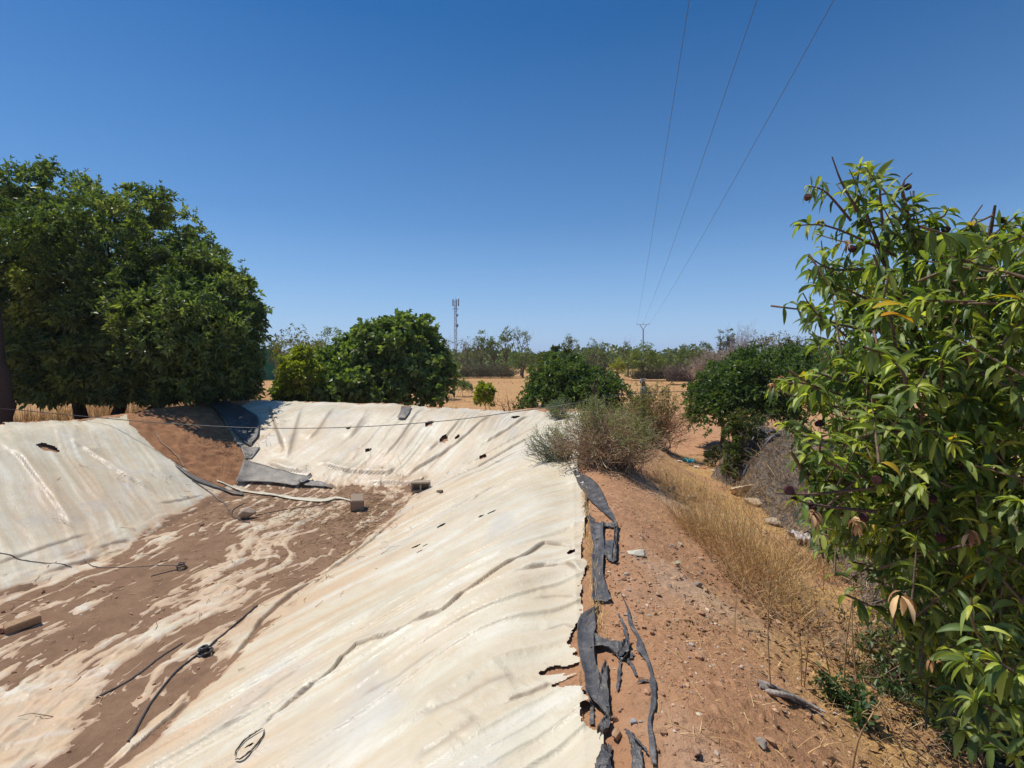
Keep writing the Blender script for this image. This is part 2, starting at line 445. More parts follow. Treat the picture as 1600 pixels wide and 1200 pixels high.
# near the camera the torn edge runs back over the crest
torn = np.exp(-((GY - 2.75) / .50) ** 4)
edge_out = edge_out * (1 - torn) + torn * (-.07 + .34 * jag2 + .30 * jag)
edge_out = np.where(GY > 12.3, .18 + .25 * jag, edge_out)
edge_out = np.where(GX < -8.0, .02 + .35 * jag, edge_out)
LM = (dc > -edge_out) & nearm & (GY > -1.9)
gap_d = seg_dist(GX, GY, GAP)
LM &= ~(gap_in & (gap_d > .02 + .05 * (fbm(GX * 5, GY * 5, 111, 3))))
LM &= ~((GX < -7.9) & (GY > 14.9) & (GX > -9.6)) | (GX > -7.75)
for px, py, a_, b_ in HOLES:
    p = hit(px, py)
    a_ *= .72; b_ *= .72; sx = GX - p[0]; sy = GY - p[1]
    rad = np.hypot(sx / a_, sy / (b_ * 1.5)); m = rad < 2
    if m.any():
        LM[m] &= ~(rad[m] < .65 + .9 * (fbm(GX[m] * .9 / a_, GY[m] * .9 / b_, 121, 3)) - .1)
liner_z = np.where(dc > 0, linz, linz_out)
# lift the loose edge a little
lift = ss(.25, 0, dc + edge_out) * (.002 + .014 * vn(GX * 3, GY * 3, 131))
liner_z = liner_z - .024 * ss(.5, .05, dc + edge_out) * (dc < .6) + lift * (GX > -2)
qm = LM.ravel()
sel = qm[quads].all(1)
mudprox = ss(.20, .02, tt) 
stain = fbm(GX * .8 + .5 * GY, GY * .8, 141, 4)
streak = 0
for w, u in zip(BW, (GY - .1 * GX + .35 * dc, GX + .45 * dc, GY + .55 * dc)):
    streak = streak + w * fbm(u * 4.5, dc * .45, 143, 4)
film = ss(.010, .0, liner_z - gfin) * ss(.22, .08, tt) * (dc > 0) * (.45 + .9 * ss(.3, .6, fbm(su * 7, sv * 3, 145, 4)))
film = np.clip(film + .18 * ss(.50, .68, fbm(su * 4, sv * 1.1, 146, 5)) * ss(.20, .05, tt) * (dc > 0), 0, 1)
dirt = np.clip(.40 * ss(.55, .12, tt) * BW[0] * (dc > 0) * ss(.35, .6, streak) +.06 + .85 * ss(.016, .0, np.abs(liner_z - gfin)) * mudprox + .42 * mudprox * ss(.3, .65, stain) + .42 * ss(.46, .64, streak) * ss(.95, .25, tt) + .22 * ss(.5, .7, stain), 0, 1)
dirt = np.maximum(dirt, .35 * ss(.12, .0, dc + edge_out) * ss(.4, .6, stain))
M_LINER, nt, b = newmat('white_pond_sheet')
v = coords(nt)
nb = noise(nt, v, 1.1, 6, .62); nm = noise(nt, v, 7, 6, .7, .4); nfi = noise(nt, v, 60, 4, .6)
wh = ramp(nt, nb, [(.3, (.52, .47, .345)), (.5, (.615, .57, .44)), (.7, (.69, .66, .55))])
d = attr(nt, 'dirt')
dm = math_(nt, 'MULTIPLY', d, ramp(nt, nm, [(.22, .35), (.7, 1.3)]))
tan = ramp(nt, nm, [(.3, (.44, .27, .155)), (.6, (.58, .40, .245)), (.8, (.64, .47, .31))])
c = mixc(nt, math_(nt, 'MINIMUM', math_(nt, 'MULTIPLY', dm, .85), 1.0), wh, tan)
spots = ramp(nt, noise(nt, v, 19, 3, .5), [(.66, 0), (.74, .55)])
c = mixc(nt, spots, c, (.50, .36, .23))
cx = N(nt, 'ShaderNodeCombineXYZ'); nt.links.new(math_(nt, 'MULTIPLY', attr(nt, 'su'), 4.2), cx.inputs[0]); nt.links.new(math_(nt, 'MULTIPLY', attr(nt, 'sv'), .55), cx.inputs[1])
nst = noise(nt, cx.outputs[0], 1.0, 7, .68, .5)
c = mixc(nt, ramp(nt, nst, [(.44, 0), (.70, .65)]), c, (.555, .415, .255))
c = mixc(nt, ramp(nt, nst, [(.26, .5), (.46, 0)]), c, (.72, .705, .655))
c = mixc(nt, ramp(nt, noise(nt, v, 2.6, 6, .7, 1.2), [(.50, 0), (.72, .5)]), c, (.53, .40, .255))
grey = ramp(nt, noise(nt, v, .9, 4, .55, .6), [(.56, 0), (.70, .45)])
c = mixc(nt, grey, c, (.47, .455, .43))
c = mixc(nt, math_(nt, 'MULTIPLY', attr(nt, 'film'), ramp(nt, nm, [(.25, .45), (.65, .95)])), c, (.36, .235, .15))
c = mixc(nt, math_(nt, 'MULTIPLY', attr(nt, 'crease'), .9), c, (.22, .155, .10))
nt.links.new(c, b.inputs['Base Color'])
nt.links.new(ramp(nt, nm, [(.3, .30), (.7, .58)]), b.inputs['Roughness'])
b.inputs['Specular IOR Level'].default_value = .35
vw = coords(nt, (1, 1, 1)); wn = noise(nt, vw, 14, 5, .6, .8)
cx2 = N(nt, 'ShaderNodeCombineXYZ'); nt.links.new(math_(nt, 'MULTIPLY', attr(nt, 'su'), 30.), cx2.inputs[0]); nt.links.new(math_(nt, 'MULTIPLY', attr(nt, 'sv'), 2.2), cx2.inputs[1])
nw2 = noise(nt, cx2.outputs[0], 1.0, 4, .6, 1.2)
rg = math_(nt, 'ABSOLUTE', math_(nt, 'SUBTRACT', noise(nt, v, 4.5, 4, .55, 1.5), .5))
rg = ramp(nt, rg, [(0, 1), (.05, .35), (.16, 0)])
nw2 = math_(nt, 'ADD', nw2, math_(nt, 'MULTIPLY', rg, .55))
bump(nt, b, math_(nt, 'ADD', math_(nt, 'ADD', wn, math_(nt, 'MULTIPLY', nfi, .25)), math_(nt, 'MULTIPLY', nw2, .5)), .30, .018)
liner = empty('pond_liner', (-2.4, 8.0, ZB))
tag(liner, 'torn white plastic sheet lining the empty pond, stained tan by mud', 'pond liner')
FX = GX.ravel()[quads].mean(1); FB = np.argmax(np.stack([w.ravel() for w in BW]), 0)[quads[:, 0]]
isfl = (tt.ravel()[quads].mean(1) < .07) & (dc.ravel()[quads].mean(1) > 0)
LV = np.stack([GX, GY, liner_z], -1).reshape(-1, 3)
for nm_, msk, lab in (('floor_sheet', isfl, 'mud covered sheet on the pond floor'), ('bank_sheet', ~isfl & (FB == 0), 'sheet over the near right bank with long folds'),
                      ('bank_sheet', ~isfl & (FB == 1), 'sheet up the far bank'), ('bank_sheet', ~isfl & (FB == 2), 'sheet on the left bank')):
    f = quads[sel & msk]
    u, inv = np.unique(f, return_inverse=True)
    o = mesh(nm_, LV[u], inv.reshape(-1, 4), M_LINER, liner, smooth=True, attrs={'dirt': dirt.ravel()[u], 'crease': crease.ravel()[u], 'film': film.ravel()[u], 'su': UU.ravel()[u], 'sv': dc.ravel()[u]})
    o['label'] = lab

# fast height sampler of the finished sheets (nearest polar cell)
TOPZ = np.where(LM, np.maximum(liner_z, gfin), gfin)
LAZ = az; 
def top(x, y):
    x = np.asarray(x, float); y = np.asarray(y, float)
    a = np.arctan2(x, y); r = np.hypot(x, y)
    i = np.clip(np.searchsorted(rr, r), 0, nr - 1); j = np.clip(np.searchsorted(az, a), 0, na - 1)
    return TOPZ[i, j]
def soil_z(x, y):
    x = np.asarray(x, float); y = np.asarray(y, float)
    a = np.arctan2(x, y); r = np.hypot(x, y)
    i = np.clip(np.searchsorted(rr, r), 0, nr - 1); j = np.clip(np.searchsorted(az, a), 0, na - 1)
    return gfin[i, j]
def thit(px, py):
    Y = np.exp(np.linspace(math.log(.9), math.log(250), 4000))
    X = (px - 800) / FPX * Y; Z = E - (py - HORIZ) / FPX * Y
    H = top(X, Y); k = np.argmax(Z <= H)
    if k == 0: k = len(Y) - 1
    return np.array([X[k], Y[k], H[k]])
def thits(L): return np.array([thit(a, b) for a, b in L])

# ------------------------------------------------------------------ foliage
def unit(v): return v / (np.linalg.norm(v, axis=-1, keepdims=True) + 1e-9)
def rdir(rs, n): return unit(rs.normal(size=(n, 3)))
def pal(rs, n, cols, w=None, jit=.18):
    cols = np.array(cols, float); k = rs.choice(len(cols), n, p=w)
    return cols[k] * (1 + jit * rs.normal(size=(n, 1))).clip(.5, 1.6)
def leaves(acc, P, D, L, W, col, rs, fold=.25, droop=.15):
    """flat folded leaves, two faces each"""
    n = len(P); D = unit(D)
    S = unit(np.cross(D, rdir(rs, n))); U = np.cross(S, D)
    L = np.broadcast_to(np.asarray(L, float).reshape(-1, 1), (n, 1)); W = np.broadcast_to(np.asarray(W, float).reshape(-1, 1), (n, 1))
    mid = P + D * L * .45; tip = P + D * L + np.array([0, 0, -1.]) * L * droop
    a = mid + S * W * .5 + U * W * fold; b = mid - S * W * .5 + U * W * fold
    V = np.stack([P, a, tip, b], 1).reshape(-1, 3)
    i = np.arange(n)[:, None] * 4
    f = np.concatenate([i + [[0, 1, 2]], i + [[0, 2, 3]]])
    acc.add(V, f3=f, col=np.repeat(col, 4, axis=0))
def crown(acc, blobs, rs, clumps, clump_r, shoots, lps, ll, lw, cols, w=None, up=.35, spread=1.0, gap=.0, inner=.12, shade_jit=.18, sag=0, zmin=None, skirt=False):
    """crown of many clumps; returns clump centres for the limbs. blobs: (cx,cy,cz,rx,ry,rz,weight)"""
    blobs = np.array(blobs, float); pw = blobs[:, 6] / blobs[:, 6].sum()
    k = rs.choice(len(blobs), clumps, p=pw)
    d = rdir(rs, clumps); d[:, 2] = np.where((d[:, 2] < -.35) & (not skirt), -d[:, 2] * .6, d[:, 2])
    rad = np.where(rs.rand(clumps) < inner, rs.uniform(.3, .8, clumps), rs.uniform(.82, 1.08, clumps))[:, None]
    Cc = blobs[k, :3] + d * blobs[k, 3:6] * rad
    inb = np.zeros(clumps, bool)
    for j, b in enumerate(blobs):
        q = (((Cc - b[:3]) / b[3:6]) ** 2).sum(1); inb |= (q < .45) & (k != j)
    keep = ~inb | (rs.rand(clumps) < .25)
    if zmin is not None: keep &= Cc[:, 2] > zmin
    Cc = Cc[keep]; d = d[keep]; m = len(Cc)
    cr = clump_r * rs.uniform(.6, 1.35, m)
    sd = rdir(rs, m * shoots).reshape(m, shoots, 3)
    od = unit(d[:, None, :] * .7 + np.array([0, 0, up]) + sd * 1.1)
    SP = Cc[:, None, :] + od * cr[:, None, None] * rs.uniform(.35, 1.0, (m, shoots, 1))
    sc_ = pal(rs, m, cols, w, .10)[:, None, :] * np.ones((1, shoots, 1))
    alt = pal(rs, m * shoots, cols, w, shade_jit).reshape(m, shoots, 3)
    cl = (.45 * sc_ + .55 * alt).reshape(-1, 3)
    SP = SP.reshape(-1, 3); od = od.reshape(-1, 3)
    if gap > 0:
        kk = rs.rand(len(SP)) > gap; SP = SP[kk]; od = od[kk]; cl = cl[kk]
    if zmin is not None:
        kk = SP[:, 2] > zmin; SP = SP[kk]; od = od[kk]; cl = cl[kk]
    n = len(SP)
    P = np.repeat(SP, lps, 0); D = np.repeat(od, lps, 0)
    D = unit(D * .55 + rdir(rs, n * lps) * spread - np.array([0, 0, sag]))
    P = P + rdir(rs, n * lps) * ll * .35
    cl = np.repeat(cl, lps, 0) * (1 + .12 * rs.normal(size=(n * lps, 1))).clip(.6, 1.5)
    s = rs.uniform(.65, 1.25, n * lps)
    leaves(acc, P, D, ll * s, lw * s, cl, rs)
    return Cc
def limbs(acc, base, fork, targets, rs, r0, col, r1=.012, sides=6, wob=.12):
    """trunk from base to fork, then bent limbs to the targets"""
    base = np.array(base, float); fork = np.array(fork, float)
    mid = (base + fork) / 2 + rs.normal(size=3) * .06 * np.linalg.norm(fork - base)
    flare = base + (fork - base) * .06
    tp = smooth_line([base - (0, 0, .15), flare, mid, fork], 12)
    V, q = tubes(tp[None], (np.linspace(1.0, .68, 12) * r0 * (1 + .5 * np.exp(-np.arange(12) / 1.3)))[None], 9)
    acc.add(V, f4=q, col=col)
    for t in np.atleast_2d(targets):
        L = np.linalg.norm(t - fork)
        m1 = fork + (t - fork) * .35 + rs.normal(size=3) * wob * L + (0, 0, .06 * L)
        m2 = fork + (t - fork) * .7 + rs.normal(size=3) * wob * L * .7
        p = smooth_line([fork, m1, m2, t], 9)
        V, q = tubes(p[None], np.linspace(r0 * .45, r1, 9)[None], sides); acc.add(V, f4=q, col=col)
def twigs(acc, P0, P1, rs, r0, r1, col, k=5, wob=.12, sides=3, sag=0):
    """many thin bent stalks at once"""
    P0 = np.asarray(P0, float); P1 = np.asarray(P1, float); n = len(P0)
    t = np.linspace(0, 1, k)[None, :, None]
    L = np.linalg.norm(P1 - P0, axis=1)[:, None, None]
    off = np.zeros((n, k, 3)); off[:, 1:-1] = rs.normal(size=(n, k - 2, 3)) * wob
    P = P0[:, None] * (1 - t) + P1[:, None] * t + off * L
    P[..., 2] += (np.sin(t * math.pi) * L)[..., 0] * sag
    R = (np.asarray(r0) * np.ones(n))[:, None] * (1 - t[..., 0]) + (np.asarray(r1) * np.ones(n))[:, None] * t[..., 0]
    V, q = tubes(P, R, sides)
    acc.add(V, f4=q, col=np.repeat(np.broadcast_to(col, (n, 3)), k * sides, axis=0))
    return P
def blades(acc, P, h, lean, w, col, rs, az=None, curve=.5):
    """grass blades: bent tapering strips"""
    n = len(P); az = rs.uniform(0, 2 * math.pi, n) if az is None else az
    dx = np.stack([np.cos(az), np.sin(az), np.zeros(n)], 1); sx = np.stack([-np.sin(az), np.cos(az), np.zeros(n)], 1)
    h = np.asarray(h)[:, None] * np.ones((n, 1)); lean = np.asarray(lean)[:, None] * np.ones((n, 1)); w = np.asarray(w)[:, None] * np.ones((n, 1))
    pts = []
    pos = P.copy()
    for s in range(4):
        ww = w * (1 - s / 3.2)
        pts += [pos - sx * ww / 2, pos + sx * ww / 2]
        an = lean * (1 + curve * s)
        pos = pos + (dx * np.sin(an) + np.array([0, 0, 1.]) * np.cos(an)) * h / 3
    V = np.stack(pts, 1).reshape(-1, 3)
    i = np.arange(n)[:, None] * 8
    f = np.concatenate([i + [[0, 1, 3, 2]], i + [[2, 3, 5, 4]], i + [[4, 5, 7, 6]]])
    acc.add(V, f4=f, col=np.repeat(col, 8, axis=0))

G_DARK = [(0.054, 0.09, 0.024), (0.084, 0.132, 0.031), (0.126, 0.18, 0.038), (0.192, 0.246, 0.048)]
G_FIG = [(0.096, 0.15, 0.043), (0.144, 0.21, 0.062), (0.216, 0.282, 0.102)]
G_CIT = [(0.055, 0.097, 0.03), (0.092, 0.149, 0.039), (0.149, 0.207, 0.052)]
G_YEL = [(0.264, 0.308, 0.039), (0.352, 0.385, 0.05), (0.176, 0.231, 0.044), (0.418, 0.352, 0.055)]
G_OLV = [(.095, .135, .045), (.135, .175, .06), (.19, .225, .085)]
G_GREY = [(.13, .13, .085), (.17, .16, .11), (.10, .10, .065)]
BROWN = [(.22, .16, .11), (.28, .20, .14), (.16, .11, .075)]
BK = (.14, .10, .07)

def tree(name, label, cat, px, ytop, hw, Y, cols, w=None, seed=1, clumps=60, cr=.16, shoots=10, lps=5, ll=.10, lw=.05, bare=0, group=None, zb=None, low=.15, gap=0, forks=8, r0=.09, depth=1.0, blobs=None, px_trunk=None, up=.35, bark=BK, inner=.12):
    rs = RS(seed)
    X = (px - 800) / FPX * Y; zt = E - (ytop - HORIZ) / FPX * Y; W = hw / FPX * Y
    z0 = float(base_h(np.array([X]), np.array([Y]))[0]) if zb is None else zb
    H = zt - z0
    root = empty(name, (X, Y, z0)); tag(root, label, cat, group)
    if blobs is None:
        blobs = [(0, 0, low + (1 - low) * .5, 1, 1, (1 - low) * .5, 1)]
    kx = 1 / (1 + .75 * cr); kz = (H - .75 * cr * W) / H
    B = [(X + b[0] * W * kx, Y + b[1] * W * kx, z0 + b[2] * H * kz, b[3] * W * kx, b[4] * W * depth * kx, b[5] * H * kz, b[6]) for b in blobs]
    A = Acc()
    size = W
    Cc = crown(A, B, rs, clumps, cr * size, shoots, lps, ll, lw, cols, w, up, gap=gap, zmin=z0 + .05, inner=inner)
    T = Acc()
    fk = np.array([X if px_trunk is None else (px_trunk - 800) / FPX * Y, Y, z0 + H * (.25 + .1 * rs.rand())])
    bs = np.array([fk[0] + rs.normal() * .1 * W, Y, z0])
    far = Cc[rs.choice(len(Cc), min(len(Cc), forks), replace=False)]
    limbs(T, bs, fk, far, rs, r0, bark, r1=r0 * .12)
    if bare:
        sx = far[rs.choice(len(far), bare)] ; en = sx + rdir(rs, bare) * np.array([.3, .3, .35]) * H * .4 + (0, 0, .12 * H)
        st = fk + (sx - fk) * rs.uniform(.4, 1, (bare, 1))
        twigs(T, st, en, rs, r0 * .12, r0 * .03, np.array(bark) * 1.5, 4, .1)
    T.build('trunk', M_BARK, root, True)
    A.build('crown', M_LEAF, root)
    return root

# --- near big trees round the pond
def build_big_left():
    rs = RS(31); Y = 17.6
    X0 = (150 - 800) / FPX * Y; z0 = .75
    root = empty('evergreen_tree', (X0, Y, z0))
    tag(root, 'huge dense dark evergreen tree shading the far left corner of the pond', 'tree')
    B = [(-15.4, 17.8, 4.6, 3.3, 3.0, 4.1, 2.2), (-12.6, 17.4, 4.0, 2.9, 2.9, 4.0, 2.2), (-10.6, 17.2, 3.2, 2.1, 2.4, 2.8, 1.3), (-18.4, 18.2, 4.8, 3.0, 3, 4.0, 1.3), (-10.0, 17.0, 2.3, 1.5, 1.8, 1.6, .8), (-12.2, 16.6, 2.2, 2.6, 1.6, 1.3, 1.1), (-15.2, 16.9, 2.4, 2.4, 1.6, 1.3, .8)]
    B = [(b[0] * .94 - .30, b[1] - 1.1, (b[2] - 2.55) * .83 + 2.55) + tuple(q * .95 for q in b[3:6]) + (b[6],) for b in B]
    B += [(-9.95, 15.2, 3.2, 1.4, 1.2, 1.3, .32), (-9.3, 15.3, 2.4, 1.2, 1.1, 1.0, .6), (-9.7, 16.0, 3.4, 1.6, 1.6, 2.0, .9), (-11.9, 14.9, 2.8, 1.6, 1.2, 1.3, .45), (-9.3, 13.9, 3.4, 1.2, 1.1, 1.0, .26), (-8.8, 14.5, 2.9, .95, .9, 1.0, .22)]
    A = Acc()
    Cc = crown(A, B, rs, 2600, .42, 15, 8, .185, .072, [(.060, .098, .040), (.105, .155, .055), (.18, .24, .078), (.31, .36, .10)], [.30, .34, .24, .12], .4, spread=.9, zmin=1.25, inner=.40, skirt=True)
    # upright shoots along the top outline
    tops = Cc[(Cc[:, 2] > 3.4)]
    tops = tops[rs.choice(len(tops), min(420, len(tops)), replace=False)]
    for s in range(7):
        P = tops + np.array([0, 0, .15 + .08 * s]) + rs.normal(size=tops.shape) * .05
        P = np.repeat(P, 5, 0)
        leaves(A, P, unit(rdir(rs, len(P)) + (0, 0, .7)), .14, .05, pal(rs, len(P), [(.07, .11, .028), (.11, .16, .034)]), rs)
    T = Acc()
    for bx, fx, fz in ((-13.7, -14.0, 2.0), (-12.6, -12.4, 1.9), (-11.7, -11.0, 1.9)):
        near = Cc[np.argsort(np.abs(Cc[:, 0] - fx) + rs.rand(len(Cc)) * 2.5)[:9]]
        limbs(T, (bx, 16.3, .6), (fx, 16.3, fz), near, rs, .20, (.05, .042, .035), .02)
    T.build('trunk', M_BARK, root, True); A.build('crown', M_LEAF, root)
build_big_left()
# the brown trunk at the very left edge
def edge_trunk():
    root = empty('tree_trunk', (-12.25, 12.1, 1.2)); tag(root, 'thick dark brown tree trunk at the left edge, under the big evergreen', 'tree')
    T = Acc(); rs = RS(5)
    p = smooth_line([(-12.35, 12.2, .9), (-12.3, 12.2, 1.7), (-12.45, 12.2, 2.6), (-12.6, 12.3, 3.6), (-13.2, 12.8, 5.0)], 14)
    V, q = tubes(p[None], np.linspace(.34, .24, 14)[None] * (1 + .06 * rs.normal(size=(1, 14))), 12); T.add(V, f4=q, col=(.085, .062, .05))
    for e in ((-12.1, 12.0, 1.9), (-11.95, 12.3, 1.6), (-12.9, 11.9, 3.2)):
        tube(T, smooth_line([(-12.3, 12.15, 1.0 + rs.rand()), (np.array(e) + (-12.2, 12.1, 1.4)) / 2, e], 8), .03, .008, 5, (.10, .075, .055))
    T.build('trunk', M_BARK, root, True)
    A = Acc()
    crown(A, [(-13.6, 13.0, 5.4, 1.3, 1.2, 1.2, 1)], rs, 60, .4, 14, 8, .12, .05, G_DARK, [.4, .4, .15, .05], zmin=3.6)
    A.build('crown', M_LEAF, root)
edge_trunk()

tree('fig_tree', 'broad dome-shaped green fig tree behind the middle of the far bank', 'tree', 576, 492, 128, 20, G_FIG, [.35, .4, .25], 41, 420, .17, 15, 6, .21, .16, forks=14, r0=.13, depth=.75, zb=.1, low=.02,
     blobs=[(.36, 0, .54, .64, .8, .46, 2.2), (-.22, .1, .38, .70, .8, .33, 1.3), (-.62, -.35, .22, .40, .5, .24, .6), (.55, -.3, .28, .45, .5, .30, .8), (-.1, -.6, .22, .5, .4, .24, .6)])
tree('yellow_green_shrub', 'bright yellow-green shrub at the left foot of the fig tree', 'shrub', 471, 543, 36, 17.9, G_YEL, [.45, .3, .2, .05], 43, 130, .26, 11, 6, .13, .075, forks=10, r0=.05, zb=.2, low=.05, bare=10)
tree('citrus_tree', 'round dark citrus tree behind the right end of the far bank', 'tree', 900, 551, 92, 20.3, G_CIT, [.35, .42, .23], 45, 330, .16, 15, 6, .13, .075, forks=12, r0=.10, zb=0, low=.03,
     blobs=[(-.25, .2, .55, .62, .7, .46, 1.4), (.35, 0, .40, .62, .7, .40, 1.3), (-.6, -.1, .30, .40, .5, .30, .7), (.1, -.5, .32, .5, .4, .32, .8)])
tree('pale_green_tree', 'lighter yellowish tree rising just behind the round citrus tree', 'tree', 872, 541, 36, 23.5, [(.10, .13, .03), (.14, .16, .04), (.07, .10, .025)], None, 46, 120, .24, 10, 6, .12, .07, forks=8, r0=.07)
tree('citrus_tree', 'dark citrus tree on the right beside the dirt track, above the netting heap', 'tree', 1200, 538, 128, 14.6, G_CIT, [.38, .40, .22], 47, 560, .13, 15, 6, .105, .06, forks=14, r0=.07, zb=.0, px_trunk=1124, low=.12,
     blobs=[(.05, 0, .70, .75, .8, .30, 1.4), (-.48, 0, .45, .48, .6, .34, 1.2), (-.72, -.1, .36, .26, .4, .26, .4), (.5, .1, .5, .5, .7, .4, .8), (-.25, -.3, .35, .45, .4, .25, .6)])
tree('leafy_sapling', 'small bright yellow-green sapling on the field, right of the fig tree', 'shrub', 758, 594, 17, 21.5, G_YEL, [.5, .3, .2, 0], 48, 40, .32, 8, 6, .13, .06, forks=8, r0=.02, zb=0, low=.1)
tree('green_tuft', 'low round green weed on the field at the right edge of the fig tree', 'weed', 722, 589, 16, 34, [(.10, .16, .06), (.13, .19, .07)], None, 49, 60, .3, 10, 5, .10, .03, forks=4, r0=.015, zb=0, low=0)
def dead_branch(name, label, cat, px, py, Y, size, n, seed, col):
    rs = RS(seed); X = (px - 800) / FPX * Y; z0 = float(base_h(np.array([X]), np.array([Y]))[0])
    root = empty(name, (X, Y, z0)); tag(root, label, cat); T = Acc()
    b = np.array([X, Y, z0])
    e = b + np.stack([rs.normal(size=n) * .45, rs.normal(size=n) * .3, rs.uniform(.5, 1.0, n)], 1) * size
    P = twigs(T, np.repeat(b[None], n, 0), e, rs, .022, .007, col, 6, .07)
    k = rs.randint(0, n, n * 4); j = rs.randint(2, 6, n * 4); s = P[k, j]
    twigs(T, s, s + np.stack([rs.normal(size=n * 4) * .5, rs.normal(size=n * 4) * .4, rs.uniform(.1, .7, n * 4)], 1) * size * .4, rs, .008, .003, col, 4, .08)
    T.build('branches', M_BARK, root); return root
dead_branch('dead_shrub', 'bare brown dead shrub left of the round citrus tree', 'shrub', 800, 636, 20, 1.15, 9, 51, (.20, .13, .09))

# --- trees beyond the field
FT = 'trees along the far edge of the field'
def far(name, label, px, top_, hw, Y, cols, seed, clumps=85, ll=.38, lw=.16, bare=0, gap=.05, cr=.26, shoots=7, lps=4, low=.12, r0=.16, forks=7, w=None, blobs=None, bark=BK, cat='tree', **k):
    return tree(name, label, cat, px, top_ - 2, hw * 1.2, Y, cols, w, seed, clumps, cr, shoots, lps, ll, lw, bare, FT, None, low, gap, forks, r0, 1., blobs, bark=bark, **k)
far('yellow_tree', 'yellow-green tree between the big evergreen and the fig tree', 470, 510, 36, 46, [(.14, .15, .03), (.19, .18, .035), (.10, .12, .03)], 61, 80, .22, .10)
far('green_tree', 'grey-green tree touching the left side of the fig tree top', 516, 514, 28, 50, G_OLV, 62, 60, .24, .10)
far('spindly_tree', 'thin dark spindly tree above the green net fence', 431, 521, 10, 56, [(.05, .07, .03), (.07, .09, .035)], 63, 30, .28, .08, 6)
far('bush', 'dark green bush in front of the green net fence', 452, 548, 18, 44, G_OLV, 64, 50, .22, .1, cat='shrub')
far('dry_tree', 'pale olive tree showing behind the top of the fig tree', 612, 497, 34, 30, G_OLV, 65, 70, .16, .07)
far('dry_tree', 'olive tree whose edge shows behind the right shoulder of the fig tree', 664, 512, 24, 32, G_OLV, 66, 60, .16, .07)
far('leafless_tree', 'nearly leafless tree right beside the fig tree, left of the cell tower', 696, 520, 13, 70, G_GREY, 67, 18, .3, .1, 40, .5)
far('leafless_tree', 'wide bare branching tree just right of the cell tower', 731, 523, 19, 70, G_GREY, 68, 26, .3, .1, 70, .5)
far('slender_tree', 'tall grey-green tree, second right of the cell tower', 752, 516, 13, 72, G_OLV, 69, 34, .34, .12, 20, .25)
far('slender_tree', 'slim grey-green tree in the middle of the row right of the cell tower', 772, 520, 12, 72, G_OLV, 70, 32, .34, .12, 20, .3)
far('slender_tree', 'narrow upright tree with a bare lower stem, left of the two-headed wispy tree', 791, 516, 9, 74, G_OLV, 71, 26, .34, .12, 14, .2, low=.3)
far('wispy_tree', 'wispy two-headed eucalyptus-like tree above the round bush', 814, 515, 15, 76, [(.16, .19, .13), (.20, .22, .16)], 72, 26, .36, .08, 18, .3, low=.4, blobs=[(-.5, 0, .78, .42, .4, .22, 1), (.55, 0, .76, .42, .4, .22, 1)])
far('round_bush', 'round olive bush standing below the two-headed wispy tree', 818, 544, 22, 66, G_OLV, 73, 80, .26, .12, cat='shrub', low=0)
far('wispy_tree', 'wispy pale tree peeking up over the left part of the round citrus tree', 892, 521, 11, 70, [(.14, .17, .10), (.18, .2, .13)], 74, 26, .34, .09, 14, .3, low=.35)
far('thorn_tree', 'open thorn tree with a flat crown behind the round citrus tree', 924, 532, 16, 64, G_OLV, 75, 34, .28, .09, 30, .3)
far('thorn_tree', 'drooping feathery thorn tree right above the round citrus tree', 945, 539, 14, 62, G_OLV, 76, 28, .28, .09, 40, .4)
far('slender_tree', 'thin sparse tree immediately left of the power pole', 979, 525, 8, 72, G_OLV, 77, 20, .32, .09, 16, .4)
far('green_tree', 'bushy yellow-green tree at the foot of the power pole', 1004, 536, 27, 58, [(.17, .21, .045), (.22, .25, .05), (.12, .16, .04)], 78, 110, .24, .11, low=.02, blobs=[(0, 0, .6, .6, .7, .4, 1.2), (-.5, 0, .35, .55, .6, .35, .8), (.6, 0, .38, .5, .6, .36, .8)])
far('yellow_bush', 'small yellow bush left of the tree under the power pole', 964, 562, 11, 60, G_YEL, 79, 40, .22, .10, cat='shrub', low=0, w=[.3, .3, .1, .3])
far('bush', 'green bush right of the tree under the power pole', 1037, 552, 15, 66, G_OLV, 80, 50, .26, .10, cat='shrub', low=0)
far('green_tree', 'round grey-green tree left of the pair of slim trees', 1078, 538, 19, 52, G_OLV, 81, 70, .24, .10)
far('green_tree', 'spreading feathery tree just behind the pale leafless brush', 1101, 535, 15, 54, [(.09, .12, .05), (.12, .15, .06)], 82, 40, .28, .08, 14, .2)
far('columnar_tree', 'shorter of the two slim trees side by side above the leafless brush', 1127, 520, 7, 52, [(.12, .14, .09), (.15, .17, .11)], 83, 24, .26, .08, 8, .2, low=.25)
far('columnar_tree', 'taller of the two slim trees side by side above the leafless brush', 1142, 512, 6, 52, [(.12, .14, .09), (.15, .17, .11)], 84, 26, .26, .08, 8, .2, low=.25)
far('brown_tree', 'wide brownish olive tree above the right citrus tree', 1215, 518, 52, 40, [(.15, .13, .07), (.19, .16, .09), (.12, .12, .05)], 85, 150, .20, .07, 60, .1, low=.05, blobs=[(-.1, 0, .6, .8, .7, .4, 1), (.55, 0, .55, .5, .6, .38, .8)])
far('green_tree', 'green tree half hidden behind the peach tree, right of the brownish tree', 1282, 524, 28, 36, G_OLV, 86, 80, .2, .08)
far('bush', 'dark bush on the far right seen through the peach tree', 1420, 545, 60, 40, G_OLV, 87, 90, .22, .1, cat='shrub', low=0)
far('bush', 'low green bush behind the right shoulder of the peach tree', 1560, 540, 60, 42, G_OLV, 88, 90, .22, .1, cat='shrub', low=0)
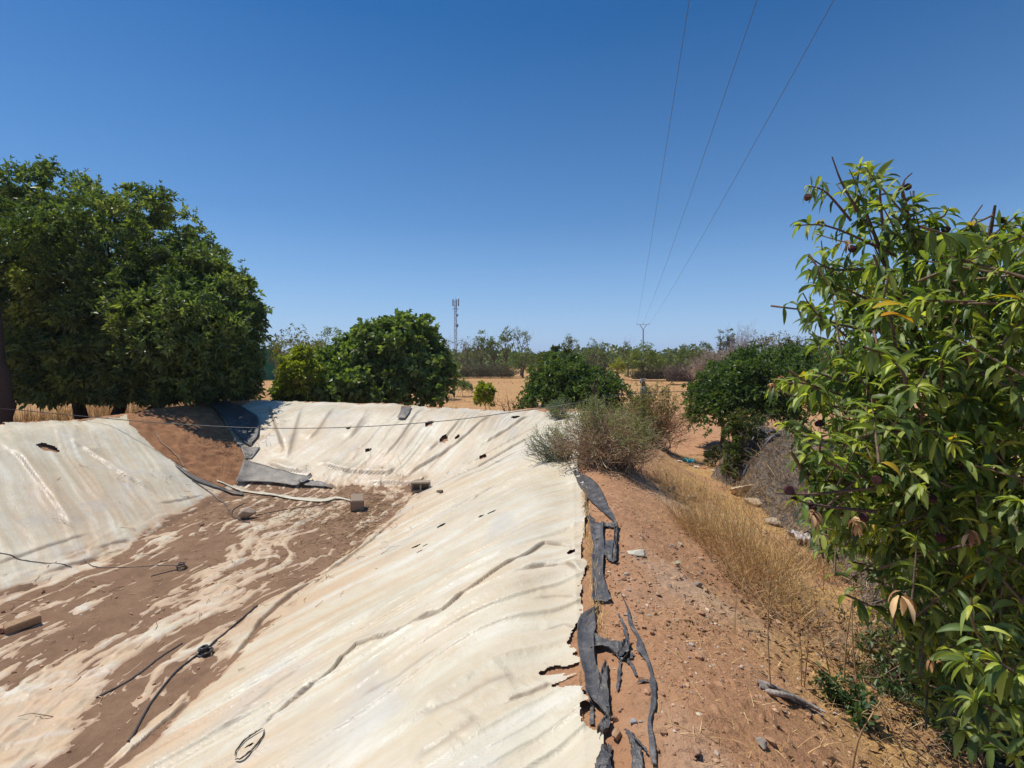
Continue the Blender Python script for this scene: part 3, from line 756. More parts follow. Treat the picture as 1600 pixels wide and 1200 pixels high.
def brush(name, label, px, top_, bot, hw, Y, n, seed, cols, group=None, rise=1.0, r=.012):
    rs = RS(seed); X = (px - 800) / FPX * Y; z0 = E - (bot - HORIZ) / FPX * Y; H = (bot - top_) / FPX * Y; W = hw / FPX * Y
    root = empty(name, (X, Y, z0)); tag(root, label, 'brushwood', group); A = Acc()
    b = np.stack([X + rs.uniform(-.8, .8, n) * W, Y + rs.uniform(-.4, .4, n) * W, np.full(n, z0)], 1)
    prof = np.sqrt(np.clip(1 - ((b[:, 0] - X) / W) ** 2, .05, 1)) * (.75 + .5 * vn(b[:, 0] * 4 / W, b[:, 1], seed))
    e = b + np.stack([rs.normal(size=n) * .25 * W, rs.normal(size=n) * .2 * W, H * prof * rs.uniform(.45, 1.0, n)], 1)
    P = twigs(A, b, e, rs, r, r * .4, pal(rs, n, cols), 5, .08)
    m = n * 3; k = rs.randint(0, n, m); j = rs.randint(1, 5, m); s = P[k, j]
    twigs(A, s, s + np.stack([rs.normal(size=m) * .4, rs.normal(size=m) * .4, rs.uniform(-.1, .6, m)], 1) * H * .35, rs, r * .5, r * .25, pal(rs, m, cols), 4, .1)
    A.build('branches', M_DRY, root); return root
brush('leafless_brush', 'pale pinkish-grey leafless thicket left of the right citrus tree', 1112, 545, 592, 34, 30, 500, 91, [(.46, .37, .29), (.38, .30, .23)])
brush('leafless_brush', 'tall faint grey leafless twigs above the right citrus tree', 1163, 519, 580, 28, 34, 300, 92, [(.40, .34, .30), (.33, .28, .24)])
brush('brush_pile', 'low dark brown row of brushwood under the trees right of the cell tower', 756, 566, 588, 58, 66, 700, 93, [(.11, .11, .055), (.16, .15, .075)], r=.03)
brush('brush_pile', 'dark brown heap of cut branches left of the right citrus tree', 1062, 566, 596, 24, 50, 420, 94, [(.16, .12, .09), (.22, .165, .13)], r=.025)
brush('brush_pile', 'dark brushwood at the foot of the tree below the power pole', 1018, 574, 592, 36, 58, 500, 95, [(.14, .135, .075), (.18, .17, .09)], r=.03)
brush('brush_pile', 'low dark hedge of brush behind the round citrus tree', 900, 566, 586, 60, 64, 400, 96, [(.13, .135, .07), (.17, .17, .09)], r=.03)
# a distant wood on the horizon
def wood():
    A = Acc(); rs = RS(97)
    n = 5200; az_ = rs.uniform(-.85, .85, n); r = rs.uniform(120, 260, n)
    h = (2.2 + 3.6 * vn(az_ * 60, az_ * 0, 98) * vn(az_ * 11, az_ * 0, 99) * 1.6)
    n2 = 7
    X = r * np.tan(az_) * .8; Y = r
    P = np.repeat(np.stack([X, Y, np.zeros(n)], 1), n2, 0); hh = np.repeat(h, n2)
    P = P + np.stack([rs.normal(size=n * n2) * 1.2, rs.normal(size=n * n2), rs.uniform(0, 1, n * n2) * hh], 1)
    leaves(A, P, unit(rdir(rs, n * n2) + (0, 0, .5)), 1.7, .8, pal(rs, n * n2, [(.085, .12, .045), (.11, .14, .055), (.14, .155, .07)]), rs)
    tag(A.build('distant_wood', M_LEAF), 'low hazy line of trees on the horizon', 'wood', kind='stuff')
wood()

# --- bushes on the berm
def dry_bush(name, label, px, py, Y, W, H, n, seed, stem, leafc, nl, ll, lw, green_top=.5, cat='bush', squash=.7, lean=0, tw=5):
    rs = RS(seed); X = (px - 800) / FPX * Y; z0 = float(base_h(np.array([X]), np.array([Y]))[0])
    root = empty(name, (X, Y, z0)); tag(root, label, cat); A = Acc(); Lf = Acc()
    b = np.stack([X + rs.normal(size=n) * W * .22, Y + rs.normal(size=n) * W * .2, np.zeros(n)], 1); b[:, 2] = soil_z(b[:, 0], b[:, 1])
    an = rs.uniform(0, 2 * math.pi, n); out = np.sqrt(rs.rand(n))
    e = np.stack([X + np.cos(an) * out * W + lean * W, Y + np.sin(an) * out * W * squash, z0 + H * np.sqrt(np.clip(1.02 - out ** 2, .02, 1)) * rs.uniform(.65, 1.08, n)], 1)
    e[:, 2] = np.maximum(e[:, 2], top(e[:, 0], e[:, 1]) + .05)
    P = twigs(A, b, e, rs, .007, .003, pal(rs, n, stem), 7, .06)
    m = n * tw; k = rs.randint(0, n, m); j = rs.randint(2, 7, m); s = P[k, j]
    d = unit(unit(s - np.array([X, Y, z0 - .1])) * .6 + rs.normal(size=(m, 3)) * .6 + (0, 0, .3))
    e2 = s + d * rs.uniform(.1, .34, (m, 1)) * H
    P2 = twigs(A, s, e2, rs, .0028, .0012, pal(rs, m, stem), 5, .09)
    # leaves mostly on the sunny top
    q = P2.reshape(-1, 3); hgt = (q[:, 2] - z0) / H
    pr = np.clip(hgt + .18 * (q[:, 0] < X) + (vn(q[:, 0] * 3, q[:, 1] * 3, seed) - .5) * 1.1 - (1 - green_top), .02, 1)
    k = rs.choice(len(q), nl, p=pr / pr.sum())
    leaves(Lf, q[k] + rs.normal(size=(nl, 3)) * .012, unit(rdir(rs, nl) + (0, 0, .3)), ll * rs.uniform(.6, 1.3, nl), lw, pal(rs, nl, leafc), rs)
    A.build('branches', M_DRY, root); Lf.build('foliage', M_LEAF, root)
    return root
dry_bush('dry_bush', 'wiry grey-green half-dry bush growing over the liner edge on the berm', 948, 742, 7.7, .90, .84, 380, 101, [(.40, .27, .16), (.48, .34, .21), (.28, .19, .125), (.34, .24, .16)], [(.21, .25, .13), (.26, .30, .17), (.18, .205, .10), (.32, .30, .16)], 12500, .036, .010, .50, squash=.95)
dry_bush('dry_bush', 'smaller rusty brown and green bush behind the wiry bush, beside the dirt track', 1020, 690, 12.6, .95, 1.25, 260, 102, [(.30, .16, .075), (.36, .20, .10), (.22, .13, .075)], [(.15, .19, .08), (.20, .23, .10), (.34, .21, .10)], 8200, .05, .02, .45)
dry_bush('green_weed', 'feathery pale green weed on the far bank top at its right end', 876, 646, 12.9, .42, .45, 90, 103, [(.24, .22, .14)], [(.15, .21, .13), (.2, .25, .17)], 1500, .05, .012, .7, 'weed')
dry_bush('green_weed', 'sparse grey-green wisps leaning out over the liner left of the wiry bush', 880, 705, 8.3, .42, .55, 110, 104, [(.22, .22, .15)], [(.17, .22, .15), (.21, .25, .18)], 1700, .035, .008, .7, 'weed', lean=-.5)
def stake():
    p = at(937, 655, 9.6); T = Acc(); rs = RS(6)
    z = float(base_h(np.array([p[0]]), np.array([p[1]]))[0])
    root = empty('dead_shrub', (p[0], p[1], z)); tag(root, 'dark leafless woody stem standing up out of the wiry bush', 'dead plant')
    tube(T, smooth_line([(p[0] + .12, 9.6, z - .1), (p[0] + .05, 9.6, 1.45), at(935, 640, 9.6), at(928, 606, 9.6), at(934, 590, 9.6)], 14), .055, .014, 6, (.11, .07, .055))
    for a, c in (((940, 660), (956, 668)), ((932, 622), (922, 600)), ((936, 640), (948, 626)), ((935, 648), (920, 640))):
        tube(T, smooth_line([at(*a, 9.6), (at(*a, 9.6) + at(*c, 9.6)) / 2 + rs.normal(size=3) * .02, at(*c, 9.6)], 6), .022, .008, 4, (.12, .08, .06))
    T.build('stem', M_BARK, root, True)
stake()

# ------------------------------------------------------------------ black plastic sheets and strips
M_BLACK, nt, b = newmat('black_plastic_sheet')
v = coords(nt); n1 = noise(nt, v, 9, 6, .65, .5); n2 = noise(nt, v, 55, 4, .6)
c = ramp(nt, n1, [(.32, (.045, .044, .045)), (.52, (.085, .082, .081)), (.72, (.20, .185, .17))])
c = mixc(nt, ramp(nt, n2, [(.52, 0), (.72, .35)]), c, (.26, .19, .14))
nt.links.new(c, b.inputs['Base Color']); nt.links.new(ramp(nt, n1, [(.3, .32), (.7, .6)]), b.inputs['Roughness'])
bump(nt, b, noise(nt, v, 24, 4, .6, 1.2), .5, .02)
M_GREYSH, nt, b = newmat('dusty_grey_sheet')
v = coords(nt); n1 = noise(nt, v, 3.2, 6, .65, .5)
nt.links.new(ramp(nt, n1, [(.3, (.08, .073, .066)), (.5, (.155, .138, .118)), (.72, (.26, .22, .175))]), b.inputs['Base Color'])
b.inputs['Roughness'].default_value = .55; bump(nt, b, noise(nt, v, 12, 4, .6, 1), .4, .02)
def ribbon(acc, Lp, Rp, rows=44, cols=11, amp=.012, lift=.011, seed=1, curl=.0, thick=.003, world=False):
    """sheet lying on the ground between two outlines (photo pixels dropped on the ground)"""
    L = np.array(Lp, float) if world else thits(Lp); R = np.array(Rp, float) if world else thits(Rp)
    L = smooth_line(L, rows); R = smooth_line(R, rows)
    t = np.linspace(0, 1, cols)[None, :, None]
    G = L[:, None] * (1 - t) + R[:, None] * t
    s = np.linspace(0, 1, rows)[:, None] * np.ones((1, cols)); tt_ = t[0, :, 0][None] * np.ones((rows, 1))
    jit = (vn(s * 14, tt_ * 3, seed) - .5) * .009
    G[..., 0] += jit * (np.abs(tt_ - .5) > .45); 
    z = top(G[..., 0], G[..., 1])
    zz = np.where(np.isfinite(z), z, 0)
    for _ in range(6):
        zz[1:-1] = (zz[:-2] + zz[1:-1] + zz[2:]) / 3
        zz[:, 1:-1] = (zz[:, :-2] + zz[:, 1:-1] + zz[:, 2:]) / 3
    zz = np.maximum(zz, z - .012)
    fold = (1 - np.abs(2 * vn(s * 7, tt_ * 3.2, seed + 1) - 1)) ** 2
    G[..., 2] = zz + lift + amp * (.8 * fold + .45 * fbm(s * 9, tt_ * 4, seed + 2, 2)) + curl * (np.abs(tt_ - .5) * 2) ** 3
    B = G.copy(); B[..., 2] -= thick
    n = rows * cols; i = np.arange(n).reshape(rows, cols)
    q = np.stack([i[:-1, :-1], i[:-1, 1:], i[1:, 1:], i[1:, :-1]], -1).reshape(-1, 4)
    rim = np.concatenate([i[0, :], i[1:, -1], i[-1, -2::-1], i[-2:0:-1, 0]]); rn = np.roll(rim, -1)
    side = np.stack([rim, rim + n, rn + n, rn], -1)
    acc.add(np.concatenate([G.reshape(-1, 3), B.reshape(-1, 3)]), f4=np.concatenate([q, q[:, ::-1] + n, side]))
def strip(name, label, parts, mat=None, group=None, seed=1, cat='plastic strip', **k):
    A = Acc()
    for j, (l, r) in enumerate(parts): ribbon(A, l, r, seed=seed + 7 * j, **k)
    o = A.build(name, mat or M_BLACK, None, True); tag(o, label, cat, group); return o
SG = 'torn black plastic strips along the berm'
strip('plastic_strip', 'smooth grey-black plastic strip running down from the wiry bush, farthest of the strips', [
    ([(894, 737), (900, 752), (912, 772), (925, 789), (942, 801), (957, 818), (962, 828)], [(898, 736), (918, 747), (934, 761), (946, 783), (956, 804), (963, 818), (964, 827)]),
    ([(914, 776), (915, 795), (917, 808), (923, 822)], [(917, 776), (918, 795), (921, 806), (930, 818)])], group=SG, seed=3, amp=.008, curl=.012)
strip('plastic_strip', 'crumpled shiny black plastic strip with a torn window, middle of the berm edge', [
    ([(922, 818), (923, 840), (926, 860), (925, 884), (926, 905), (926, 925), (924, 945)], [(943, 822), (942, 842), (944, 860), (943, 884), (943, 905), (948, 925), (955, 944)]),
    ([(940, 822), (941, 827)], [(964, 823), (964, 829)]), ([(960, 824), (959, 850), (955, 880)], [(965, 824), (964, 850), (963, 882)]), ([(938, 846), (942, 866), (946, 878)], [(961, 850), (962, 868), (962, 884)])], group=SG, seed=23, amp=.02, curl=.02)
strip('plastic_strip', 'widest black plastic sheet knotted in a loop, lying near the torn white edge', [
    ([(930, 955), (912, 968), (903, 984), (901, 997), (903, 1024), (908, 1045), (913, 1061), (917, 1091), (926, 1106), (940, 1120), (948, 1128)], [(937, 955), (928, 966), (931, 984), (927, 1000), (929, 1029), (931, 1044), (935, 1060), (936, 1083), (942, 1095), (950, 1108), (952, 1128)]),
    ([(926, 996), (946, 1008), (967, 1015), (980, 1006)], [(922, 1022), (948, 1020), (966, 1034), (982, 1030)]),
    ([(978, 1005), (968, 1024), (964, 1034)], [(983, 1006), (983, 1024), (976, 1036)]),
    ([(934, 1090), (939, 1061), (946, 1040)], [(951, 1120), (949, 1070), (948, 1040)]),
    ([(949, 1128), (938, 1142), (932, 1156)], [(953, 1130), (952, 1146), (944, 1154)])], group=SG, seed=43, amp=.016, curl=.02)
strip('plastic_strip', 'long thin curving black plastic ribbon, rightmost on the berm', [
    ([(969, 928), (979, 955), (982, 976), (995, 1000), (994, 1016), (1008, 1034), (1016, 1056), (1014, 1070), (1016, 1086), (1016, 1109), (1011, 1133), (1014, 1160), (1019, 1200)], [(970, 928), (983, 955), (988, 976), (1001, 1000), (1008, 1018), (1013, 1034), (1020, 1056), (1025, 1070), (1026, 1086), (1024, 1109), (1018, 1133), (1024, 1160), (1026, 1200)])], group=SG, seed=63, rows=60, cols=5, amp=.008)
strip('plastic_strip', 'narrow pointed black plastic sliver above the knotted loop', [([(965, 962), (973, 985), (978, 1003)], [(967, 962), (979, 985), (983, 1003)])], group=SG, seed=73, cols=5, amp=.006)
strip('plastic_strip', 'thin black plastic tail hanging straight down from the knotted loop', [([(966, 1038), (965, 1060), (962, 1084)], [(971, 1038), (970, 1060), (967, 1082)])], group=SG, seed=83, cols=4, amp=.006)
strip('plastic_strip', 'thin black plastic tail curling right below the knotted loop', [([(977, 1034), (985, 1044), (993, 1060)], [(982, 1033), (991, 1044), (996, 1060)])], group=SG, seed=93, cols=4, amp=.006)
strip('plastic_strip', 'short straight black plastic tab beside the torn white edge', [([(922, 1106), (922, 1122), (921, 1136)], [(928, 1106), (928, 1122), (928, 1136)])], group=SG, seed=103, cols=4, amp=.004)
strip('plastic_strip', 'forked black plastic scrap at the bottom edge, left of the thin ribbon', [([(975, 1146), (984, 1166), (987, 1185), (987, 1215)], [(983, 1147), (994, 1166), (1003, 1185), (1004, 1215)]), ([(984, 1152), (998, 1170), (1010, 1182)], [(987, 1151), (1004, 1170), (1011, 1182)])], group=SG, seed=113, amp=.012)
strip('plastic_strip', 'dark black plastic scrap at the bottom edge beside the white sheet', [([(951, 1171), (936, 1182), (928, 1210)], [(955, 1172), (955, 1186), (948, 1210)])], group=SG, seed=123, amp=.014)
strip('plastic_scrap', 'tiny square black plastic scrap right of the knotted loop', [([(982, 1024), (983, 1032)], [(989, 1024), (989, 1032)])], group='small black plastic scraps', seed=133, rows=6, cols=5, amp=.003, cat='plastic scrap')
strip('plastic_scrap', 'small black plastic shred left of the thin ribbon', [([(996, 1068), (1004, 1066), (1013, 1065)], [(996, 1070), (1004, 1069), (1013, 1068)])], group='small black plastic scraps', seed=137, rows=8, cols=3, amp=.003, cat='plastic scrap')
strip('corner_sheet', 'black plastic sheet edging the bare earth in the far left corner', [
    ([(322, 628), (336, 642), (352, 660), (365, 676), (378, 690), (389, 699)], [(350, 628), (366, 634), (386, 643), (403, 656), (404, 680), (393, 697)])], seed=143, amp=.03, curl=.03, cat='plastic sheet')
strip('corner_sheet', 'grey plastic flap at the foot of the black corner sheet', [([(376, 698), (379, 708), (383, 718)], [(407, 700), (401, 707), (394, 717)])], M_GREYSH, seed=153, amp=.015, cat='plastic sheet')
strip('corner_sheet', 'large flat dusty grey sheet lying at the foot of the far bank', [([(381, 722), (400, 727), (430, 735), (460, 743), (484, 749)], [(368, 756), (390, 756), (420, 757), (445, 760), (464, 763)])], M_GREYSH, seed=163, amp=.012, lift=.05, cat='plastic sheet')
strip('corner_sheet', 'small triangular grey sheet at the right tip of the large grey sheet', [([(478, 756), (498, 757), (523, 762)], [(474, 762), (496, 763), (524, 764)])], M_GREYSH, seed=173, amp=.008, lift=.05, cat='plastic sheet')
strip('corner_sheet', 'dark rolled end of plastic on the right tip of the large grey sheet', [([(466, 757), (478, 752), (486, 747)], [(470, 762), (482, 757), (488, 752)])], seed=183, amp=.03, lift=.09, rows=10, cat='plastic sheet')
strip('plastic_ribbon', 'long curled pale plastic ribbon with black underside across the pond floor', [([(338, 752), (365, 762), (400, 770), (432, 774), (470, 780), (505, 782), (525, 778), (548, 784)], [(340, 755), (365, 765), (400, 773), (432, 777), (470, 783), (505, 785.5), (528, 781), (548, 785.5)])], M_LINER, seed=193, rows=60, cols=5, amp=.02, lift=.02, cat='plastic strip')
strip('plastic_ribbon', 'black plastic ribbon running along the lower edge of the bare earth corner', [([(272, 726), (300, 745), (325, 755), (352, 766), (380, 772)], [(275, 731), (300, 750), (325, 760), (352, 770), (380, 776)])], M_GREYSH, seed=203, rows=40, cols=5, amp=.02, lift=.03, cat='plastic strip')
strip('crest_sheet', 'crumpled black sheet edge lying along the far bank top behind the pond cable', [([(822, 633), (845, 634), (870, 633), (900, 634), (918, 637)], [(822, 637), (845, 637), (870, 637), (900, 638), (920, 644)])], seed=213, rows=40, amp=.045, lift=.03, cat='plastic sheet')
strip('brown_flap', 'small brown flap hanging from a tear in the upper far bank', [([(627, 637), (625, 646), (620, 655)], [(643, 637), (640, 646), (633, 656)])], M_GREYSH, seed=223, rows=10, amp=.02, lift=.03, cat='plastic scrap')
# loop of cut edge in the foreground sheet
def cut_loop():
    A = Acc()
    for pts in ([(411, 1141), (396, 1150), (382, 1160), (372, 1172), (367, 1184)], [(413, 1143), (411, 1153), (403, 1165), (390, 1177), (377, 1188), (367, 1191)]):
        P = smooth_line(thits(pts), 20); P[:, 2] = top(P[:, 0], P[:, 1]) + .012
        V, q = tubes(P[None], (.0055 * np.sin(np.linspace(.25, 2.9, 20)) + .001)[None], 5); A.add(V, f4=q, col=(.03, .025, .022))
    o = A.build('cut_edge', M_RUBBER, liner); o['label'] = 'dark rim of an eye-shaped cut in the foreground sheet'
cut_loop()

# ------------------------------------------------------------------ pipes, cords and cables
def cord(name, label, pts, r, col, cat, lift=None, world=False, n=60, mat=None, group=None, r1=None, sag=0):
    P = smooth_line(np.array(pts, float) if world else thits(pts), n)
    if not world: P[:, 2] = top(P[:, 0], P[:, 1]) + (r * .8 if lift is None else lift)
    if not world:
        for _ in range(3): P[1:-1, 2] = np.maximum(P[1:-1, 2], (P[:-2, 2] + P[2:, 2]) / 2)
    A = Acc(); tube(A, P, r, r1, 6, col)
    o = A.build(name, mat or M_RUBBER, None, True); tag(o, label, cat, group); return o
cord('irrigation_pipe', 'black pipe lying straight along the foot of the right bank', [(200, 1160), (225, 1118), (250, 1080), (280, 1046), (312, 1022), (335, 1004), (370, 975), (402, 947)], .009, (.05, .048, .05), 'pipe')
def coil(name, label, px, py, rads, r, col, cat, squash=1.):
    c0 = thit(px, py); A = Acc(); rs = RS(int(px))
    for i, R_ in enumerate(rads):
        th = np.linspace(0, 2 * math.pi, 28) + rs.rand() * 6
        P = np.stack([c0[0] + np.cos(th) * R_ * squash + rs.normal() * .02, c0[1] + np.sin(th) * R_ + rs.normal() * .02, c0[2] + r + .02 * i + .05 * R_ * (1 + np.sin(th + i))], 1)
        tube(A, P, r, None, 6, col)
    o = A.build(name, M_RUBBER, None, True); tag(o, label, cat)
coil('hose_knot', 'small looped knot of black hose on the straight pipe', 319, 1022, [.058, .050, .045, .036], .011, (.045, .045, .045), 'hose', .7)
cord('irrigation_pipe', 'thin dark line of pipe half sunk in the pond mud, left of the straight pipe', [(150, 1092), (205, 1062), (250, 1028), (285, 1006)], .010, (.07, .06, .055), 'pipe', 0.003)
cord('cord', 'thin dark cord crossing the left bank', [(-10, 862), (28, 875), (70, 880), (112, 886)], .005, (.11, .09, .09), 'cord', group='dark cords on the left bank')
cord('cord', 'thin dark cord trailing from the left bank onto the pond mud to a tangle', [(132, 876), (150, 886), (200, 887), (250, 884), (284, 884)], .005, (.10, .08, .07), 'cord', group='dark cords on the left bank')
coil('string_tangle', 'small dark tangle of string on the pond mud', 285, 888, [.06, .045, .05, .035], .007, (.07, .055, .05), 'string')
cord('cord', 'dark straight cord end pointing at the string tangle', [(236, 901), (262, 894), (282, 890)], .006, (.07, .06, .055), 'cord')
cord('rope', 'thin dark rope hanging over the corner of the left bank onto the floor', [(300, 752), (318, 764), (335, 775), (350, 787), (358, 799)], .012, (.13, .11, .10), 'rope')
cord('hose', 'black curved hose end looping beside the grey stone', [(381, 788), (366, 796), (362, 804), (368, 811), (390, 818)], .010, (.07, .065, .06), 'hose')
cord('cable', 'long thin black wire lying in the mud toward the concrete block', [(398, 806), (440, 798), (500, 790), (520, 782)], .008, (.08, .065, .055), 'wire', 0.004)
cord('dry_cane', 'thin dry cane leaning on the bare earth corner slope', [(243, 676), (252, 692), (275, 712), (295, 740)], .015, (.30, .20, .13), 'cane', mat=M_DRY)
# pond cable
cord('pond_cable', 'black cable strung low over the pond in front of the far bank', [at(-60, 633, 11.4), at(0, 638, 11.3), at(180, 655, 11.0), at(300, 664, 10.9), at(420, 669, 10.8), at(560, 667, 10.6), at(700, 657, 10.4), at(800, 644, 10.2), at(880, 633, 10.0), at(940, 622, 9.7), at(1000, 614, 11.0), at(1060, 612, 12.6), at(1110, 611, 13.8)], .0085, (.05, .048, .045), 'cable', world=True, n=120)
# power lines
def power():
    Yp = 100.; px = 1005
    X = (px - 800) / FPX * Yp
    root = empty('power_pole', (X, Yp, 0)); tag(root, 'slim power pole with a V-shaped three-wire crossarm rising behind the far trees', 'power pole')
    A = Acc(); ztop = E - (514 - HORIZ) / FPX * Yp
    tube(A, [(X, Yp, -.3), (X, Yp, 3.5), (X, Yp, ztop)], .17, .11, 8, (.30, .29, .28)); A.build('pole', M_METAL, root, True)
    zt = E - (507 - HORIZ) / FPX * Yp
    B = Acc(); d = np.array([.97, .22, 0])
    c0 = np.array([X, Yp, ztop - .15])
    ends = [np.array([X, Yp, zt]) + d * k for k in (-1.35, 0, 1.35)]
    tube(B, [ends[0], ends[2]], .035, None, 5, (.25, .25, .25)); tube(B, [c0, ends[0] * .55 + ends[1] * .45], .06, None, 5, (.25, .25, .25)); tube(B, [c0, ends[2] * .55 + ends[1] * .45], .06, None, 5, (.25, .25, .25))
    B.build('crossarm', M_METAL, root)
    for e in ends:
        I = Acc()
        tube(I, [e, e + (0, 0, .12), e + (0, 0, .3)], .05, .03, 6, (.22, .16, .13)); I.build('insulator', M_METAL, root)
    up = [(1077, 0), (1183, 0), (1303, 0)]
    names = ['leftmost of the three overhead power wires', 'middle of the three overhead power wires', 'rightmost of the three overhead power wires']
    nearp = [at(1077, 0, 14.6), at(1183, 0, 13.9), at(1303, 0, 13.2)]
    mids = [[(1052, 130), (1032, 260), (1015, 380), (1007, 450)], [(1150, 90), (1100, 240), (1060, 355), (1022, 470)], [(1250, 100), (1180, 230), (1110, 360), (1050, 455)]]
    for e, a, m, l in zip(ends, nearp, mids, names):
        # parabola: through the near point and the insulator, continuing behind the camera
        t = np.linspace(-1.0, 1, 160)[:, None]
        P = a * (1 - t) + (e + (0, 0, .32)) * t
        P[:, 2] -= 4 * .55 * (t * (1 - t))[:, 0]
        W = Acc(); tube(W, P, .009, None, 5, (.10, .10, .11))
        o = W.build('power_wire', M_METAL, None, True); tag(o, l, 'power line', 'power wires')
power()
def celltower():
    Y = 150.; X = (712 - 800) / FPX * Y; rs = RS(3)
    root = empty('cell_tower', (X, Y, 0)); tag(root, 'tall thin lattice cell phone mast with antennas, above the far trees', 'cell tower')
    zt = E - (470 - HORIZ) / FPX * Y; A = Acc(); w = .42; col = (.30, .27, .27)
    legs = [(-w, -w), (w, -w), (0, w)]
    for lx, ly in legs: tube(A, [(X + lx, Y + ly, -.3), (X + lx * .8, Y + ly * .8, zt)], .075, None, 5, col)
    n = 22
    for i in range(n):
        z0, z1 = zt * i / n, zt * (i + 1) / n
        for k in range(3):
            a, b_ = legs[k], legs[(k + 1) % 3]
            if i % 2: a, b_ = b_, a
            tube(A, [(X + a[0] * .9, Y + a[1] * .9, z0), (X + b_[0] * .9, Y + b_[1] * .9, z1)], .035, None, 4, col)
    A.build('lattice_mast', M_METAL, root)
    def boxm(cx, cy, cz, sx, sy, sz, nm, cc):
        Bx = Acc(); v = np.array([[i, j, k] for i in (-1, 1) for j in (-1, 1) for k in (-1, 1)]) * (sx / 2, sy / 2, sz / 2) + (cx, cy, cz)
        Bx.add(v, f4=[[0, 1, 3, 2], [4, 6, 7, 5], [0, 4, 5, 1], [2, 3, 7, 6], [0, 2, 6, 4], [1, 5, 7, 3]], col=cc); return Bx.build(nm, M_METAL, root)
    for dx, dy, z, h in ((-.75, -.3, zt - .6, 2.0), (.85, -.3, zt - .5, 2.1), (.1, .8, zt - .5, 2.0), (.25, -.6, zt - 1.0, 1.7)): boxm(X + dx, Y + dy, z, .34, .2, h, 'antenna', (.32, .30, .30))
    boxm(X, Y - .1, zt - 2.4, 1.7, .9, .10, 'platform', (.28, .26, .26))
    for z, s in ((zt - 4.3, .75), (zt - 7.2, .8), (zt - 7.6, .5)):
        D = Acc(); P = np.array([(X + .5, Y - .5 - .2 * k, z) for k in range(3)])
        tube(D, P, s * .5, s * .42, 12, (.38, .36, .35)); D.build('dish', M_METAL, root, True)
    R = Acc(); tube(R, [(X - .1, Y, zt), (X - .1, Y, zt + 1.6)], .03, .015, 4, col); R.build('lightning_rod', M_METAL, root)
celltower()
def netfence():
    Y = 60.; A = Acc(); x0, x1 = -31.0, -27.2
    root = empty('net_fence', ((x0 + x1) / 2, Y, 0)); tag(root, 'green shade-net fence standing far behind the big evergreen', 'fence')
    n = 40; xs = np.linspace(x0, x1, n); zs = np.linspace(0, 3.7, 8)
    X, Z = np.meshgrid(xs, zs); Yy = Y + .12 * np.sin(X * 4) + .05 * np.sin(Z * 3)
    V = np.stack([X, Yy, Z], -1).reshape(-1, 3); i = np.arange(8 * n).reshape(8, n)
    A.add(V, f4=np.stack([i[:-1, :-1], i[:-1, 1:], i[1:, 1:], i[1:, :-1]], -1).reshape(-1, 4), col=(.03, .16, .10)); A.build('net', M_CLOTH, root, True)
    for x in np.linspace(x0, x1, 4):
        P = Acc(); tube(P, [(x, Y + .2, -.2), (x, Y + .2, 3.9)], .06, None, 6, (.25, .2, .15)); P.build('post', M_BARK, root, True)
netfence()

# ------------------------------------------------------------------ blocks, bricks, stones, litter
def ico(sub=2):
    bm = bmesh.new(); bmesh.ops.create_icosphere(bm, subdivisions=sub, radius=1)
    V = np.array([v.co[:] for v in bm.verts]); F = np.array([[v.index for v in f.verts] for f in bm.faces]); bm.free(); return V, F
IV, IF = ico(4); IV0, IF0 = ico(1)
def rock_verts(size, seed, facet=15):
    rs = RS(seed); V = IV.copy()
    for _ in range(facet):
        n = rdir(rs, 1)[0]; d = V @ n; c = rs.uniform(.40, .78); V = V - np.outer(np.maximum(d - c, 0), n)
    r = 1 + .14 * (fbm(V[:, 0] * 2 + V[:, 2], V[:, 1] * 2 - V[:, 2], seed, 3) - .5) + .05 * (fbm(V[:, 0] * 7 + V[:, 2] * 5, V[:, 1] * 7 - V[:, 2] * 3, seed + 1, 2) - .5)
    return V * r[:, None] * np.array(size)
def rock(name, label, px, py, size, col, seed, rz=0, cat='stone', group=None, sink=.3):
    p = thit(px, py); V = rock_verts(size, seed); c, s = math.cos(rz), math.sin(rz)
    V = np.stack([V[:, 0] * c - V[:, 1] * s, V[:, 0] * s + V[:, 1] * c, V[:, 2]], 1) + p + (0, 0, size[2] * (1 - sink) * .9)
    A = Acc(); A.add(V, f3=IF, col=col); o = A.build(name, M_STONE, None, True); tag(o, label, cat, group); return o
def bars(name, label, p, boxes, col, rot, cat, mat=None, bev=.008):
    bm = bmesh.new()
    for (cx, cy, cz, sx, sy, sz) in boxes:
        r = bmesh.ops.create_cube(bm, size=1); bmesh.ops.scale(bm, vec=(sx, sy, sz), verts=r['verts']); bmesh.ops.translate(bm, vec=(cx, cy, cz), verts=r['verts'])
    bmesh.ops.bevel(bm, geom=bm.edges[:], offset=bev, segments=2, affect='EDGES')
    bmesh.ops.rotate(bm, matrix=Matrix.Rotation(rot[2], 3, 'Z') @ Matrix.Rotation(rot[1], 3, 'Y') @ Matrix.Rotation(rot[0], 3, 'X'), verts=bm.verts, cent=(0, 0, 0))
    bmesh.ops.triangulate(bm, faces=bm.faces[:])
    bm.verts.index_update(); bm.faces.ensure_lookup_table()
    V = np.array([v.co[:] for v in bm.verts]) + np.array(p); F = np.array([[v.index for v in f.verts] for f in bm.faces]); bm.free()
    A = Acc(); A.add(V, f3=F, col=col); o = A.build(name, mat or M_STONE); tag(o, label, cat); return o
p = thit(656, 769)
